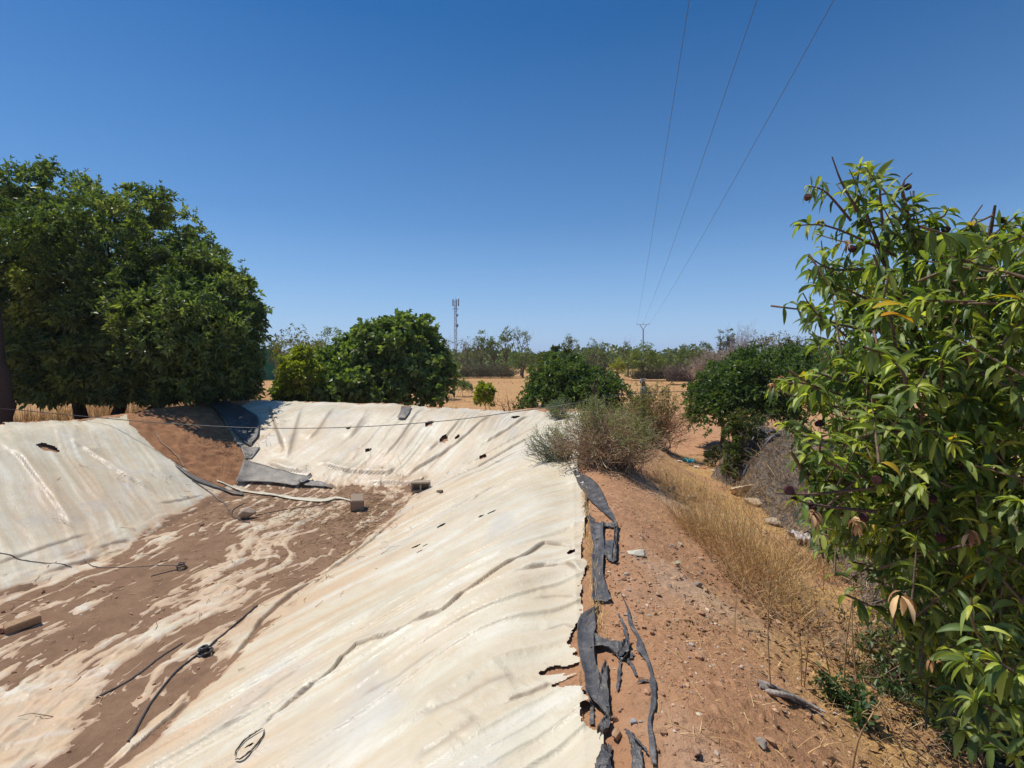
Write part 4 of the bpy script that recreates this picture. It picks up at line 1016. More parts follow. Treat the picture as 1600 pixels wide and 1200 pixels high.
bars('hollow_block', 'grey hollow concrete block with two dark holes at the foot of the far bank', p + (0, .1, .10),
     [(0, 0, .082, .40, .20, .035), (0, 0, -.082, .40, .20, .035), (-.183, 0, 0, .034, .198, .128), (.183, 0, 0, .034, .198, .128), (0, 0, 0, .032, .198, .128), (0, .085, 0, .33, .02, .126)], (.36, .29, .22), (0, 0, .12), 'concrete block')
p = thit(557, 797)
bars('concrete_block', 'solid grey-brown concrete block standing on the pond mud at the end of the curled ribbon', p + (0, .05, .13), [(0, 0, 0, .24, .34, .21)], (.30, .225, .165), (.18, .05, .30), 'concrete block', bev=.015)
p = thit(34, 986)
bars('brick', 'tan brick lying on the pond mud at the left edge', p + (-.04, .05, .055), [(0, 0, 0, .12, .28, .085)], (.36, .235, .14), (.1, .15, -.62), 'brick')
rock('brick_piece', 'broken reddish brick piece beside the tan brick', 4, 989, (.10, .07, .045), (.32, .16, .10), 301, .4, 'brick')
rock('brick_piece', 'smaller dark lump of brick behind the tan brick', 13, 980, (.05, .04, .03), (.20, .13, .10), 302, .2, 'brick')
rock('stone', 'pale angular stone with the black hose curled round it on the pond mud', 386, 810, (.15, .13, .12), (.42, .32, .24), 303, .3)
rock('stone', 'small dark stone where the right bank meets the pond corner', 688, 771, (.075, .06, .05), (.16, .13, .10), 304)
rock('stone', 'smooth long white stone half sunk in the berm soil', 997, 867, (.09, .055, .035), (.55, .50, .42), 305, -.05, sink=.45)
rock('rock', 'large pale yellow rock in the dry grass left of the netting heap', 1163, 776, (.27, .19, .17), (.52, .40, .24), 306, -.5, 'rock')
rock('rock', 'pale yellow rock tapering to the right, against the larger pale rock', 1183, 790, (.22, .14, .09), (.50, .38, .24), 307, -.6, 'rock')
rock('rock', 'low pale rock at the foot of the green creeper', 1128, 747, (.24, .13, .09), (.48, .35, .22), 308, -.15, 'rock')
rock('rock', 'small cream stone among the rubbish, right of the low pale rock', 1142, 744, (.08, .07, .06), (.55, .46, .34), 309, 0, 'rock')
rock('rock', 'flat pale stone on the slope left of the tall dry grass', 1078, 780, (.16, .08, .05), (.46, .34, .24), 310, -.5, 'rock')
rock('rock', 'flat tan stone below the wiry bush on the slope', 1044, 766, (.14, .07, .045), (.38, .27, .18), 311, -.3, 'rock')
rock('rock', 'weathered tan stone in the ditch above the crumpled plastic bag', 1210, 820, (.15, .09, .06), (.40, .31, .22), 312, -.4, 'rock')
SGp = 'stones scattered on the berm slope'
for i, (px, py, s, lab, col) in enumerate([
        (1028, 931, .022, 'single round tan stone on bare soil right of the crumpled strip', (.40, .27, .17)), (1090, 917, .035, 'grey stone in the pebbly patch left of the tall dry grass', (.30, .26, .23)),
        (1102, 925, .030, 'tan stone touching the right of the grey stone', (.40, .28, .18)), (1062, 852, .035, 'pale stone pair member nearest the dry grass, above the long white stone', (.46, .36, .26)),
        (1053, 856, .030, 'pale pinkish stone left of the pair near the dry grass', (.44, .32, .24)), (1058, 884, .034, 'pale greenish stone in the middle of the pebbly patch', (.42, .36, .24)),
        (1190, 1165, .030, 'grey stone with a black shadow near the bottom of the slope', (.36, .31, .25)), (1204, 1162, .026, 'orange stone right beside the grey stone near the bottom', (.42, .24, .14)),
        (962, 1127, .017, 'brown clod beside the lower end of the knotted sheet', (.26, .15, .09)), (988, 1132, .018, 'small blue-grey pebble right of the brown clod', (.34, .33, .31)), (964, 1154, .028, 'flat tan clod between the two bottom scraps', (.42, .26, .15)),
        (1090, 1180, .028, 'tan clod at the bottom centre of the slope', (.36, .22, .14))]):
    rock('stone', lab, px, py, (s * 1.25, s, s * .8), col, 330 + i, i * .7, 'stone', SGp)
def gravel():
    rs = RS(71); A = Acc()
    n = 15000
    y = 1.4 + 9.5 * rs.rand(n) ** 1.3; dcr = rs.gamma(2.0, .42, n) * (.8 + .06 * y)
    x = np.interp(y, CREST[:6, 1], CREST[:6, 0]) + .12 + dcr
    pa = fbm(x * 1.6, y * 1.6, 72, 3); k = (rs.rand(n) < ss(.38, .62, pa) + .12) & (x < 3.2 + .12 * y)
    x, y = x[k], y[k]; s = np.clip(.0048 * np.exp(rs.normal(size=len(x)) * .55), .0025, .026)
    x2 = rs.uniform(-5.8, -2.3, 900); y2 = rs.uniform(3.4, 11, 900); s2 = np.clip(.008 * np.exp(rs.normal(size=900) * .5), .004, .035)
    x2[:380] = rs.normal(-3.1, .8, 380); y2[:380] = rs.normal(10.2, .6, 380)
    x = np.concatenate([x, x2]); y = np.concatenate([y, y2]); s = np.concatenate([s, s2]); n = len(x)
    z = soil_z(x, y)
    sc3 = s[:, None] * rs.uniform(.6, 1.35, (n, 3)) * (1, 1, .75)
    sh = 1 + .22 * rs.normal(size=(n, len(IV0), 1))
    V = IV0[None] * sc3[:, None] * sh.clip(.6, 1.4) + np.stack([x, y, z + s * .25], 1)[:, None]
    F = (IF0[None] + (np.arange(n) * len(IV0))[:, None, None]).reshape(-1, 3)
    col = np.repeat(pal(rs, n, [(.40, .23, .135), (.47, .30, .19), (.52, .41, .30), (.32, .18, .105), (.44, .37, .31)], [.32, .27, .12, .22, .07]), len(IV0), 0)
    A.add(V.reshape(-1, 3), f3=F, col=col)
    tag(A.build('gravel', M_STONE, None, False), 'small clods and pebbles strewn over the soil', 'gravel', kind='stuff')
gravel()
def sheetbit(name, label, px, py, w, h, col, seed, rz=0, cat='litter', tilt=0, crumple=.3, group='litter beside the dirt track'):
    p = thit(px, py); rs = RS(seed); n = 10
    u, v_ = np.meshgrid(np.linspace(-.5, .5, n), np.linspace(-.5, .5, n))
    r = .75 + .5 * vn(np.arctan2(v_, u) * 1.5 + 9, u * 0, seed)
    X = u * w * r; Yy = v_ * h * r; Z = crumple * min(w, h) * (fbm(u * 5, v_ * 5, seed, 3)) + X * tilt
    c, s = math.cos(rz), math.sin(rz)
    G = np.stack([p[0] + X * c - Yy * s, p[1] + X * s + Yy * c, p[2] + Z + .015], -1)
    B = G.copy(); B[..., 2] -= .006; m = n * n; i = np.arange(m).reshape(n, n)
    q = np.stack([i[:-1, :-1], i[:-1, 1:], i[1:, 1:], i[1:, :-1]], -1).reshape(-1, 4)
    rim = np.concatenate([i[0, :], i[1:, -1], i[-1, -2::-1], i[-2:0:-1, 0]]); rn = np.roll(rim, -1)
    A = Acc(); A.add(np.concatenate([G.reshape(-1, 3), B.reshape(-1, 3)]), f4=np.concatenate([q, q[:, ::-1] + m, np.stack([rim, rim + m, rn + m, rn], -1)]), col=col)
    o = A.build(name, M_LITTER, None, True); tag(o, label, cat, group); return o
sheetbit('plastic_bag', 'crumpled turquoise plastic bag on the ground beside the dirt track', 1076, 726, .19, .22, (.03, .26, .30), 401, .2, 'bag', crumple=.9)
sheetbit('wrapper', 'orange-red wrapper among the rubbish by the low pale rock', 1100, 733, .10, .10, (.55, .14, .08), 402)
for i, (px, py, w, lab) in enumerate([(1062, 722, .10, 'white scrap left of the turquoise bag'), (1088, 731, .12, 'white scrap between the turquoise bag and the orange wrapper'), (1112, 727, .10, 'pale scrap right of the orange wrapper'), (1117, 737, .12, 'grey-white scrap just above the low pale rock')]):
    sheetbit('paper_scrap', lab, px, py, w, w, (.55, .52, .48), 410 + i, i)
sheetbit('board', 'reddish flat board lying on the dirt track left of the creeper', 1085, 711, .34, .10, (.42, .19, .11), 421, -.25, 'board', .12, .15)
sheetbit('plastic_bag', 'crumpled clear-grey plastic bag in the dry grass below the netting heap', 1254, 853, .21, .24, (.46, .42, .40), 431, .3, 'bag', crumple=1.1, group=None)
sheetbit('paper_scrap', 'cream torn scrap at the upper left of the clear-grey plastic bag', 1240, 838, .13, .09, (.58, .44, .30), 432, -.5, crumple=.4, group=None)
def plank():
    P = thits([(1188, 1074), (1215, 1086), (1245, 1100), (1280, 1116)]); A = Acc(); rs = RS(8)
    for k in range(5):
        Q = smooth_line(P + rs.normal(size=P.shape) * .012 + (0, k * .012 - .025, .012 + .01 * (k % 2)), 14)
        tube(A, Q, .014 + .006 * rs.rand(), .006, 6, np.array((.36, .31, .27)) * rs.uniform(.7, 1.15))
    o = A.build('driftwood', M_BARK, None, True); tag(o, 'split weathered grey stick lying on the slope at lower right', 'stick')
plank()

# ------------------------------------------------------------------ person beyond the bush
def person():
    Y = 20.0; X = (1006 - 800) / FPX * Y; z0 = float(base_h(np.array([X]), np.array([Y]))[0])
    zt = E - (593 - HORIZ) / FPX * Y; H = zt - z0
    root = empty('person', (X, Y, z0)); tag(root, 'person in a pale cap and green-grey patterned shirt walking left behind the bushes', 'person')
    def skin(name, jo, ed, mat, col, parent=root, sub=2):
        me = bpy.data.meshes.new(name); me.from_pydata([(X + j[0] * H, Y + j[1] * H, z0 + j[2] * H) for j in jo], ed, []); o = bpy.data.objects.new(name, me); C.objects.link(o)
        m = o.modifiers.new('s', 'SKIN'); 
        for i, j in enumerate(jo): me.skin_vertices[0].data[i].radius = (j[3] * H, j[4] * H if len(j) > 4 else j[3] * H)
        me.skin_vertices[0].data[0].use_root = True
        s = o.modifiers.new('u', 'SUBSURF'); s.levels = sub; s.render_levels = sub
        dg = bpy.context.evaluated_depsgraph_get(); ev = o.evaluated_get(dg); m2 = ev.to_mesh()
        V = np.array([v.co[:] for v in m2.vertices]); F4 = np.array([p.vertices[:] for p in m2.polygons if len(p.vertices) == 4]); F3 = [p.vertices[:] for p in m2.polygons if len(p.vertices) == 3]
        ev.to_mesh_clear(); bpy.data.objects.remove(o)
        A = Acc(); A.add(V, f4=F4, f3=np.array(F3) if F3 else None, col=col); return A.build(name, mat, parent, True)
    # x: minus = walking direction (left)
    sk = (.17, .085, .05)
    body = [(0, 0, .52, .075, .09), (0, 0, .62, .07, .085), (-.005, 0, .74, .078, .105), (-.005, 0, .82, .05, .06), (-.012, 0, .86, .034), (-.02, 0, .90, .044), (-.028, 0, .94, .056), (-.022, 0, .985, .048),
            (0, -.06, .50, .055), (-.05, -.06, .28, .040), (.0, -.06, .055, .026), (-.06, -.06, .02, .020), (0, .06, .50, .055), (.06, .06, .28, .040), (.13, .06, .06, .026), (.08, .06, .02, .020),
            (0, -.115, .80, .036), (.02, -.125, .65, .029), (-.09, -.11, .58, .023), (-.145, -.10, .565, .017), (0, .115, .80, .036), (.0, .125, .65, .029), (-.08, .11, .56, .023), (-.135, .10, .55, .017), (-.085, 0, .935, .012)]
    ed = [(0, 1), (1, 2), (2, 3), (3, 4), (4, 5), (5, 6), (6, 7), (0, 8), (8, 9), (9, 10), (10, 11), (0, 12), (12, 13), (13, 14), (14, 15), (3, 16), (16, 17), (17, 18), (18, 19), (3, 20), (20, 21), (21, 22), (22, 23), (6, 24)]
    skin('body', body, ed, M_SKIN, sk)
    for sy, b0 in ((-1, body[19]), (1, body[23])):
        A = Acc()
        base = np.array([X + b0[0] * H, Y + b0[1] * H, z0 + b0[2] * H])
        for k in range(4):
            q = base + np.array([-.02, (k - 1.5) * .011, .006]) * H
            tube(A, smooth_line([q, q + np.array([-.022, 0, -.004]) * H, q + np.array([-.026, 0, -.022 - .003 * (k % 2)]) * H], 6), .0058 * H, .0042 * H, 5, sk)
        tube(A, smooth_line([base + (0, 0, .01 * H), base + np.array([-.02, -sy * .01, .014]) * H, base + np.array([-.034, -sy * .006, .004]) * H], 5), .0062 * H, .0045 * H, 5, sk)
        A.build('hand', M_SKIN, root, True)
    shirt = [(0, 0, .50, .085, .105), (0, 0, .62, .080, .10), (-.005, 0, .74, .088, .118), (-.006, 0, .815, .058, .075), (0, -.118, .80, .045), (.02, -.128, .66, .040), (-.03, -.122, .62, .036), (0, .118, .80, .045), (.0, .128, .66, .040), (-.035, .12, .61, .036)]
    skin('shirt', shirt, [(0, 1), (1, 2), (2, 3), (3, 4), (4, 5), (5, 6), (3, 7), (7, 8), (8, 9)], M_CLOTH, (.17, .18, .14))
    tr = [(0, 0, .52, .082, .10), (0, -.062, .48, .062), (-.05, -.062, .28, .048), (.0, -.06, .07, .040), (0, .062, .48, .062), (.06, .062, .28, .048), (.125, .06, .08, .040)]
    skin('trousers', tr, [(0, 1), (1, 2), (2, 3), (0, 4), (4, 5), (5, 6)], M_CLOTH, (.10, .11, .09))
    cap = [(-.012, 0, .965, .060, .058), (-.012, 0, .995, .050, .050), (-.07, 0, .962, .016, .04), (-.10, 0, .955, .010, .035)]
    skin('cap', cap, [(0, 1), (0, 2), (2, 3)], M_CLOTH, (.50, .47, .43))
    A = Acc()
    for s_ in (-1, 1):
        A = Acc(); tube(A, np.array([(-.072, s_ * .022, .945), (-.080, s_ * .022, .945)]) * H + (X, Y, z0), .008 * H, .004 * H, 6, (.02, .015, .012)); A.build('eye', M_SKIN, root)
    T = Acc(); h0 = np.array([X - .15 * H, Y - .10 * H, z0 + .565 * H])
    tube(T, [h0 + (.12, 0, .05), h0, h0 + (-.28, 0, -.10)], .018, .014, 6, (.34, .18, .10))
    tag(T.build('stick', M_BARK, None, True), 'short reddish stick held low in front of the person', 'stick')
person()

# ------------------------------------------------------------------ netting heap and creeper on the right
M_NET, nt, b = newmat('shade_net')
v = coords(nt, (1, 1, 1), (.3, .4, .5)); n1 = noise(nt, v, 4, 6, .7, 1.5); v2 = coords(nt, (60, 14, 14), (.2, .9, .6)); n2 = noise(nt, v2, 1.0, 4, .7, .6)
c = ramp(nt, n2, [(.3, (.035, .033, .034)), (.5, (.085, .075, .065)), (.68, (.20, .165, .13))])
c = mixc(nt, ramp(nt, n1, [(.48, 0), (.68, .7)]), c, (.32, .22, .13))
nt.links.new(c, b.inputs['Base Color']); b.inputs['Roughness'].default_value = .9; bump(nt, b, n2, .8, .02)
HEAP = np.array([(4.95, 10.3), (4.9, 8.8), (4.6, 7.2), (4.2, 5.6), (3.85, 4.2), (3.65, 3.2)])
def heap_z(x, y):
    d, k, _ = seg_dist(x, y, HEAP, False, True)
    k = k / 5.; hgt = np.interp(k, [0, .2, .6, 1], [1.22, 1.05, .62, .35]); wd = np.interp(k, [0, .5, 1], [.9, .72, .55])
    d = d + .35 * (fbm(x * 1.5, y * 1.5, 501, 3) - .5)
    pr = np.clip(1 - d / wd, 0, 1)
    return base_h(x, y) - .08 + hgt * (pr * (1.9 - .9 * pr)) + (.34 * (fbm(x * 2.6, y * 2.6, 502, 5, .6) - .5) - .04) * ss(0, .3, pr), pr
def heap():
    xs = np.linspace(2.0, 6.4, 150); ys = np.linspace(2.2, 11.6, 300); X, Y = np.meshgrid(xs, ys)
    Z, pr = heap_z(X, Y); root = empty('netting_heap', (4.3, 7.0, 0))
    tag(root, 'long heap of dry brush under a ragged dark shade net beside the ditch', 'netting heap')
    i = np.arange(X.size).reshape(X.shape); q = np.stack([i[:-1, :-1], i[:-1, 1:], i[1:, 1:], i[1:, :-1]], -1).reshape(-1, 4)
    q = q[(pr.ravel()[q] > .01).any(1)]; u, inv = np.unique(q, return_inverse=True)
    V = np.stack([X, Y, Z], -1).reshape(-1, 3)[u]
    mesh('net', V, inv.reshape(-1, 4), M_NET, root, smooth=True)
    # rolled rim of the net on top
    A = Acc()
    for off in (0, 1, 2, 3):
        hx = np.linspace(4.25, 5.7, 12); hy = 9.75 - .10 * off + .05 * np.sin(hx * 7 + off) - .25 * (hx - 4.9) ** 2; hz_, _p = heap_z(hx, hy)
        P = np.stack([hx, hy, hz_ + .03], 1)
        tube(A, smooth_line(P, 24), .035 - .004 * off, .03, 7, np.array((.055, .055, .06)) * (1 + .5 * (off % 2)))
    A.build('net_rim', M_RUBBER, root, True)
    rs = RS(503); T = Acc(); n = 4200
    k = rs.uniform(0, 5, n); kk = k.astype(int).clip(0, 4); f = (k - kk)[:, None]
    c0 = HEAP[kk] * (1 - f) + HEAP[kk + 1] * f
    xy = c0 + rs.normal(size=(n, 2)) * (.5, .35) - (.25, .1)
    z, pr = heap_z(xy[:, 0], xy[:, 1])
    P0 = np.stack([xy[:, 0], xy[:, 1], z + .01], 1)
    dn = np.stack([-rs.uniform(-.12, .30, n), rs.normal(size=n) * .22, np.zeros(n)], 1) * rs.choice([1, 1, 1, -1], n)[:, None]
    P1 = P0 + dn; z1, _ = heap_z(P1[:, 0], P1[:, 1]); P1[:, 2] = z1 + rs.uniform(.0, .07, n)
    twigs(T, P0, P1, rs, .0035, .0018, pal(rs, n, [(.36, .245, .13), (.26, .19, .12), (.44, .30, .15), (.18, .13, .09)]), 4, .10)
    m = 1500; j = rs.randint(0, n, m)
    twigs(T, P0[j], P0[j] + rs.normal(size=(m, 3)) * (.22, .22, .12) + (0, 0, .16), rs, .006, .002, pal(rs, m, [(.36, .26, .16), (.25, .21, .18)]), 5, .1)
    T.build('dry_vines', M_DRY, root)
heap()
def creeper():
    rs = RS(511); root = empty('creeper', (4.35, 10.0, 0)); tag(root, 'green creeper climbing the left end of the netting heap', 'creeper'); A = Acc(); T = Acc()
    c = at(1160, 715, 9.9)
    Cc = crown(A, [(c[0] - .02, 9.85, .95, .28, .35, .62, 1.2), (c[0] - .12, 9.75, .45, .25, .3, .35, .8), (c[0] + .05, 9.8, .95, .18, .25, .25, .4)], rs, 150, .10, 9, 5, .055, .035, [(.07, .10, .025), (.10, .14, .03), (.045, .07, .02), (.17, .15, .05)], zmin=.05)
    twigs(T, np.repeat([[c[0], 9.95, .1]], 14, 0), Cc[rs.choice(len(Cc), 14)], rs, .012, .004, (.18, .13, .08), 6, .08); T.build('stems', M_DRY, root); A.build('foliage', M_LEAF, root)
creeper()
tree('dark_shrub', 'small dark shrub on the dirt track just left of the creeper', 'shrub', 1118, 700, 18, 11.8, [(.04, .06, .025), (.07, .08, .035), (.11, .10, .05)], None, 512, 40, .3, 9, 5, .06, .03, bare=20, forks=8, r0=.012, low=0, zb=.0)

# ------------------------------------------------------------------ dry grass
STR = [(.60, .40, .17), (.52, .33, .125), (.68, .49, .25), (.42, .26, .11)]
def grass():
    rs = RS(521); A = Acc()
    # straw in the ditch
    n = 42000; y = 1.0 + 12.5 * rs.rand(n) ** 1.25; x = 2.95 + .13 * y + rs.normal(size=n) * .85
    k = (rs.rand(n) < ss(.40, .60, fbm(x * 1.5, y * 1.5, 522, 3)) + .06) & (rs.rand(n) < ss(.5, 1.9, x - np.interp(y, CREST[:6, 1], CREST[:6, 0]))); x, y = x[k], y[k]
    hz_, hp_ = heap_z(x, y); k = hp_ < .5; x, y, hz_, hp_ = x[k], y[k], hz_[k], hp_[k]
    P = np.stack([x, y, np.where(hp_ > 0, np.maximum(soil_z(x, y), hz_), soil_z(x, y)) - .005], 1); n = len(P)
    blades(A, P, rs.gamma(3, .030, n), rs.uniform(.5, 1.35, n), rs.uniform(.002, .0045, n), pal(rs, n, STR), rs, curve=.25)
    # thin litter on the berm slope
    n = 11000; y = 1.3 + 9 * rs.rand(n) ** 1.2; x = np.interp(y, CREST[:6, 1], CREST[:6, 0]) + .25 + rs.gamma(3, .45, n)
    k = rs.rand(n) < ss(.45, .7, fbm(x * 1.7, y * 1.7, 524, 3)) + .08; x, y = x[k], y[k]; n = len(x)
    P = np.stack([x, y, soil_z(x, y) + .004], 1)
    blades(A, P, rs.uniform(.03, .16, n), rs.uniform(1.2, 1.5, n), rs.uniform(.0015, .004, n), pal(rs, n, STR), rs, curve=.08)
    # straw caught between the sheet edge and the black strips
    n = 900; y = rs.uniform(3.1, 6.2, n); x = np.interp(y, CREST[:6, 1], CREST[:6, 0]) + .13 + rs.normal(size=n) * .025
    P = np.stack([x, y, top(x, y) + .004], 1)
    blades(A, P, rs.uniform(.04, .16, n), rs.uniform(.9, 1.5, n), np.full(n, .003), pal(rs, n, STR), rs, az=rs.choice([1.5, -1.5], n) + rs.normal(size=n) * .35, curve=.1)
    # behind the far bank and beneath the trees
    n = 16000; x = rs.uniform(-21, 3.5, n); y = rs.uniform(16.6, 26, n)
    k = (x < -10.5) | (rs.rand(n) < ss(.4, .65, fbm(x * .6, y * .6, 525, 3)) * .8); x, y = x[k], y[k]; n = len(x)
    P = np.stack([x, y, base_h(x, y)], 1); tall = np.where(x < -10.5, .75, .28)
    blades(A, P, tall * rs.uniform(.25, 1.15, n) * (.55 + .9 * fbm(x * .9, y * .9, 527, 3)), rs.uniform(0, .75, n), np.where(x < -10.5, .02, .014), pal(rs, n, STR), rs, curve=.3)
    # thin stubble on the field
    n = 15000; y = 18 + 50 * rs.rand(n) ** 1.5; x = y * rs.uniform(-.75, .55, n); k = rs.rand(n) < ss(.42, .62, fbm(x * .22, y * .5, 526, 3)); x, y = x[k], y[k]; n = len(x)
    P = np.stack([x, y, base_h(x, y)], 1)
    blades(A, P, rs.uniform(.1, .35, n), rs.uniform(0, .5, n), .010 + y * .0005, pal(rs, n, STR), rs)
    tag(A.build('dry_grass', M_DRY), 'golden dry grass and straw over the ditch and field', 'grass', kind='stuff')
grass()
def tussock(label, px, py, W, H, n, seed, group='tall dry grass tufts'):
    rs = RS(seed); c = hit(px, py); root = empty('grass_tuft', tuple(c)); tag(root, label, 'dry grass', group); A = Acc()
    an = rs.uniform(0, 2 * math.pi, n); rr_ = np.sqrt(rs.rand(n))
    b = np.stack([c[0] + np.cos(an) * rr_ * W * .5, c[1] + np.sin(an) * rr_ * W * .75, np.zeros(n)], 1); b[:, 2] = soil_z(b[:, 0], b[:, 1]) - .01
    d = np.stack([np.cos(an) * rr_ * .7 + rs.normal(size=n) * .28 - .12, np.sin(an) * rr_ * .5 + rs.normal(size=n) * .28, np.ones(n)], 1)
    e = b + unit(d) * (H * rs.uniform(.3, 1.08, n))[:, None]
    P = twigs(A, b, e, rs, .0021, .0010, pal(rs, n, [(.66, .43, .165), (.56, .35, .125), (.74, .52, .25), (.46, .30, .13)]), 6, .035)
    m = n * 3; k = rs.randint(0, n, m); j = rs.randint(3, 6, m); s = P[k, j]
    twigs(A, s, s + unit(rs.normal(size=(m, 3)) * .6 + (0, 0, .7)) * rs.uniform(.03, .12, (m, 1)), rs, .0011, .0007, pal(rs, m, [(.54, .36, .16), (.44, .30, .14)]), 3, .08)
    A.build('stalks', M_DRY, root); return root
tussock('large fine golden-brown tuft of dry grass on the slope, in front of the pale rocks', 1150, 868, 1.0, .58, 850, 531)
tussock('second dry grass tuft, nearer and to the right of the large fine one', 1200, 935, .6, .38, 260, 532)
tussock('dry grass tuft below the right side of the wiry bush', 1062, 770, .75, .36, 260, 533)
tussock('dry grass tuft among the pale rocks', 1130, 790, .85, .26, 150, 534)
tussock('dry grass tuft at the foot of the netting heap by the crumpled grey bag', 1275, 890, .5, .34, 190, 535)
tussock('brown dry grass tuft leaning on the netting heap', 1225, 790, .9, .36, 220, 536)
def stalk(label, p, q, seed, r=.005):
    rs = RS(seed); A = Acc(); p0 = hit(*p); Y = p0[1]; p1 = at(q[0], q[1], Y - .05)
    tube(A, smooth_line([p0 - (0, 0, .03), (p0 + p1) / 2 + rs.normal(size=3) * .02, p1], 8), r, r * .45, 5, np.array((.48, .31, .15)) * rs.uniform(.75, 1.2))
    for k in range(3):
        s = p0 + (p1 - p0) * rs.uniform(.35, .9); tube(A, smooth_line([s, s + (rs.normal() * .02, 0, .03), s + rs.normal(size=3) * (.05, .03, .02) + (0, 0, .06)], 5), r * .45, r * .25, 4, (.44, .29, .14))
    o = A.build('dry_stalk', M_DRY, None, True); tag(o, label, 'dry stalk', 'dry stalks standing on the slope')
for i_, (l_, p_, q_, r_) in enumerate([
    ('pale straw stalk leaning left, just above the weathered grey stick', (1252, 1070), (1243, 960), .0045), ('short straw stalk leaning right, just above the weathered grey stick', (1256, 1072), (1262, 985), .004),
    ('straw stalk leaning left over the blue-green weed', (1300, 1062), (1270, 925), .005), ('tall stalk bent right at the edge of the peach tree shade', (1318, 1068), (1338, 905), .006),
    ('tallest pale stalk standing straight at the edge of the peach tree shade', (1340, 1070), (1333, 900), .006), ('thin dark stalk standing alone in the middle of the slope', (1148, 990), (1152, 930), .003),
    ('long thin brown stalk standing straight up the slope above the weathered stick', (1205, 1080), (1203, 905), .0045), ('dry cane slanting up right across the bottom edge, leftmost in the corner', (1330, 1200), (1378, 1092), .006),
    ('dry cane slanting up left in the corner, from the bottom edge', (1420, 1190), (1362, 1078), .005), ('long dry cane lying across the dark corner under the peach tree', (1475, 1196), (1370, 1095), .005)]): stalk(l_, p_, q_, 541 + i_, r_)

# ------------------------------------------------------------------ weeds under the peach tree
def weed(label, px, py, W, H, n, seed, cols, ll=.04, lw=.02):
    rs = RS(seed); c = hit(px, py); root = empty('weed', tuple(c)); tag(root, label, 'weed', 'weeds in the shade of the peach tree'); A = Acc(); T = Acc()
    m = max(6, n // 40); e = c + rs.normal(size=(m, 3)) * (W * .5, W * .5, 0) + np.stack([np.zeros(m), np.zeros(m), rs.uniform(.4, 1, m) * H], 1)
    P = twigs(T, np.repeat(c[None], m, 0), e, rs, .004, .0015, (.24, .18, .10), 6, .07)
    q = P[:, 1:].reshape(-1, 3); k = rs.randint(0, len(q), n)
    leaves(A, q[k] + rs.normal(size=(n, 3)) * .02, unit(rdir(rs, n) + (0, 0, .4)), ll * rs.uniform(.6, 1.3, n), lw, pal(rs, n, cols), rs)
    T.build('stems', M_DRY, root); A.build('foliage', M_LEAF, root)
WC = [(.07, .12, .045), (.10, .16, .06), (.05, .085, .035)]
weed('low blue-green weed at the end of the weathered stick', 1302, 1098, .26, .14, 260, 551, WC)
weed('green weed with rounded leaves below the blue-green weed', 1345, 1135, .22, .16, 170, 552, WC, .05, .03)
weed('leafy weed deep in the shade under the peach tree trunk', 1450, 1130, .45, .30, 420, 553, WC, .05, .028)
weed('leafy weed in the lower right corner', 1560, 1185, .45, .35, 460, 554, WC, .055, .03)
weed('dry brown weed at the dark foot of the netting heap', 1400, 1040, .4, .3, 260, 555, [(.22, .15, .08), (.12, .10, .05), (.08, .09, .04)])
weed('small-leaved weed at the foot of the netting heap, left of the withered leaf', 1385, 1085, .4, .22, 260, 556, WC)
dry_bush('undergrowth', 'dark tangle of dry twigs and a few leaves under the peach tree', 1455, 1090, float(hit(1455, 1090)[1]), .55, .5, 150, 561, [(.22, .15, .10), (.30, .21, .14), (.15, .10, .07)], [(.09, .13, .045), (.14, .18, .06), (.24, .16, .08)], 700, .05, .026, .5, 'undergrowth')
dry_bush('undergrowth', 'leafy dark undergrowth filling the lower right corner', 1570, 1160, float(hit(1570, 1160)[1]), .55, .55, 140, 562, [(.20, .14, .09), (.28, .20, .13)], [(.10, .15, .05), (.15, .20, .065), (.08, .11, .04)], 1000, .06, .032, .6, 'undergrowth')
def leaflitter():
    rs = RS(557); A = Acc(); n = 2600
    x = rs.normal(2.5, .55, n); y = rs.uniform(1.4, 4.8, n); P = np.stack([x, y, soil_z(x, y) + .01], 1)
    D = unit(np.stack([rs.normal(size=n), rs.normal(size=n), rs.normal(size=n) * .25 + .1], 1))
    leaves(A, P, D, rs.uniform(.03, .08, n), .018, pal(rs, n, [(.25, .15, .07), (.34, .21, .10), (.16, .10, .06)]), rs, .5)
    m = 700; x = rs.normal(2.6, .5, m); y = rs.uniform(1.5, 4.6, m); b = np.stack([x, y, soil_z(x, y)], 1)
    twigs(A, b, b + rs.normal(size=(m, 3)) * (.14, .14, .05) + (0, 0, .07), rs, .003, .0012, pal(rs, m, [(.27, .19, .12), (.18, .13, .09)]), 5, .08)
    tag(A.build('leaf_litter', M_DRY), 'dry fallen leaves and twigs under the peach tree', 'leaf litter', kind='stuff')
leaflitter()
def pond_debris():
    rs = RS(559); A = Acc()
    for cx, cy, sx, sy, n in ((-3.1, 9.6, .55, .9, 700), (-4.6, 10.0, .8, .6, 350), (-7.0, 12.6, .5, .6, 500), (-4.2, 7.5, 1.2, 2.0, 260), (-2.5, 9.0, .18, 1.2, 300)):
        x = rs.normal(cx, sx, n); y = rs.normal(cy, sy, n); z = top(x, y); P0 = np.stack([x, y, z + .008], 1)
        P1 = P0 + np.stack([rs.normal(size=n) * .10, rs.normal(size=n) * .12, np.zeros(n)], 1); P1[:, 2] = top(P1[:, 0], P1[:, 1]) + .012
        twigs(A, P0, P1, rs, .004, .002, pal(rs, n, [(.42, .27, .14), (.30, .19, .11), (.17, .11, .075), (.50, .36, .2)]), 4, .07)
    tag(A.build('twig_litter', M_DRY), 'dry twigs and straw scattered over the pond floor and bare corner', 'debris', kind='stuff')
pond_debris()

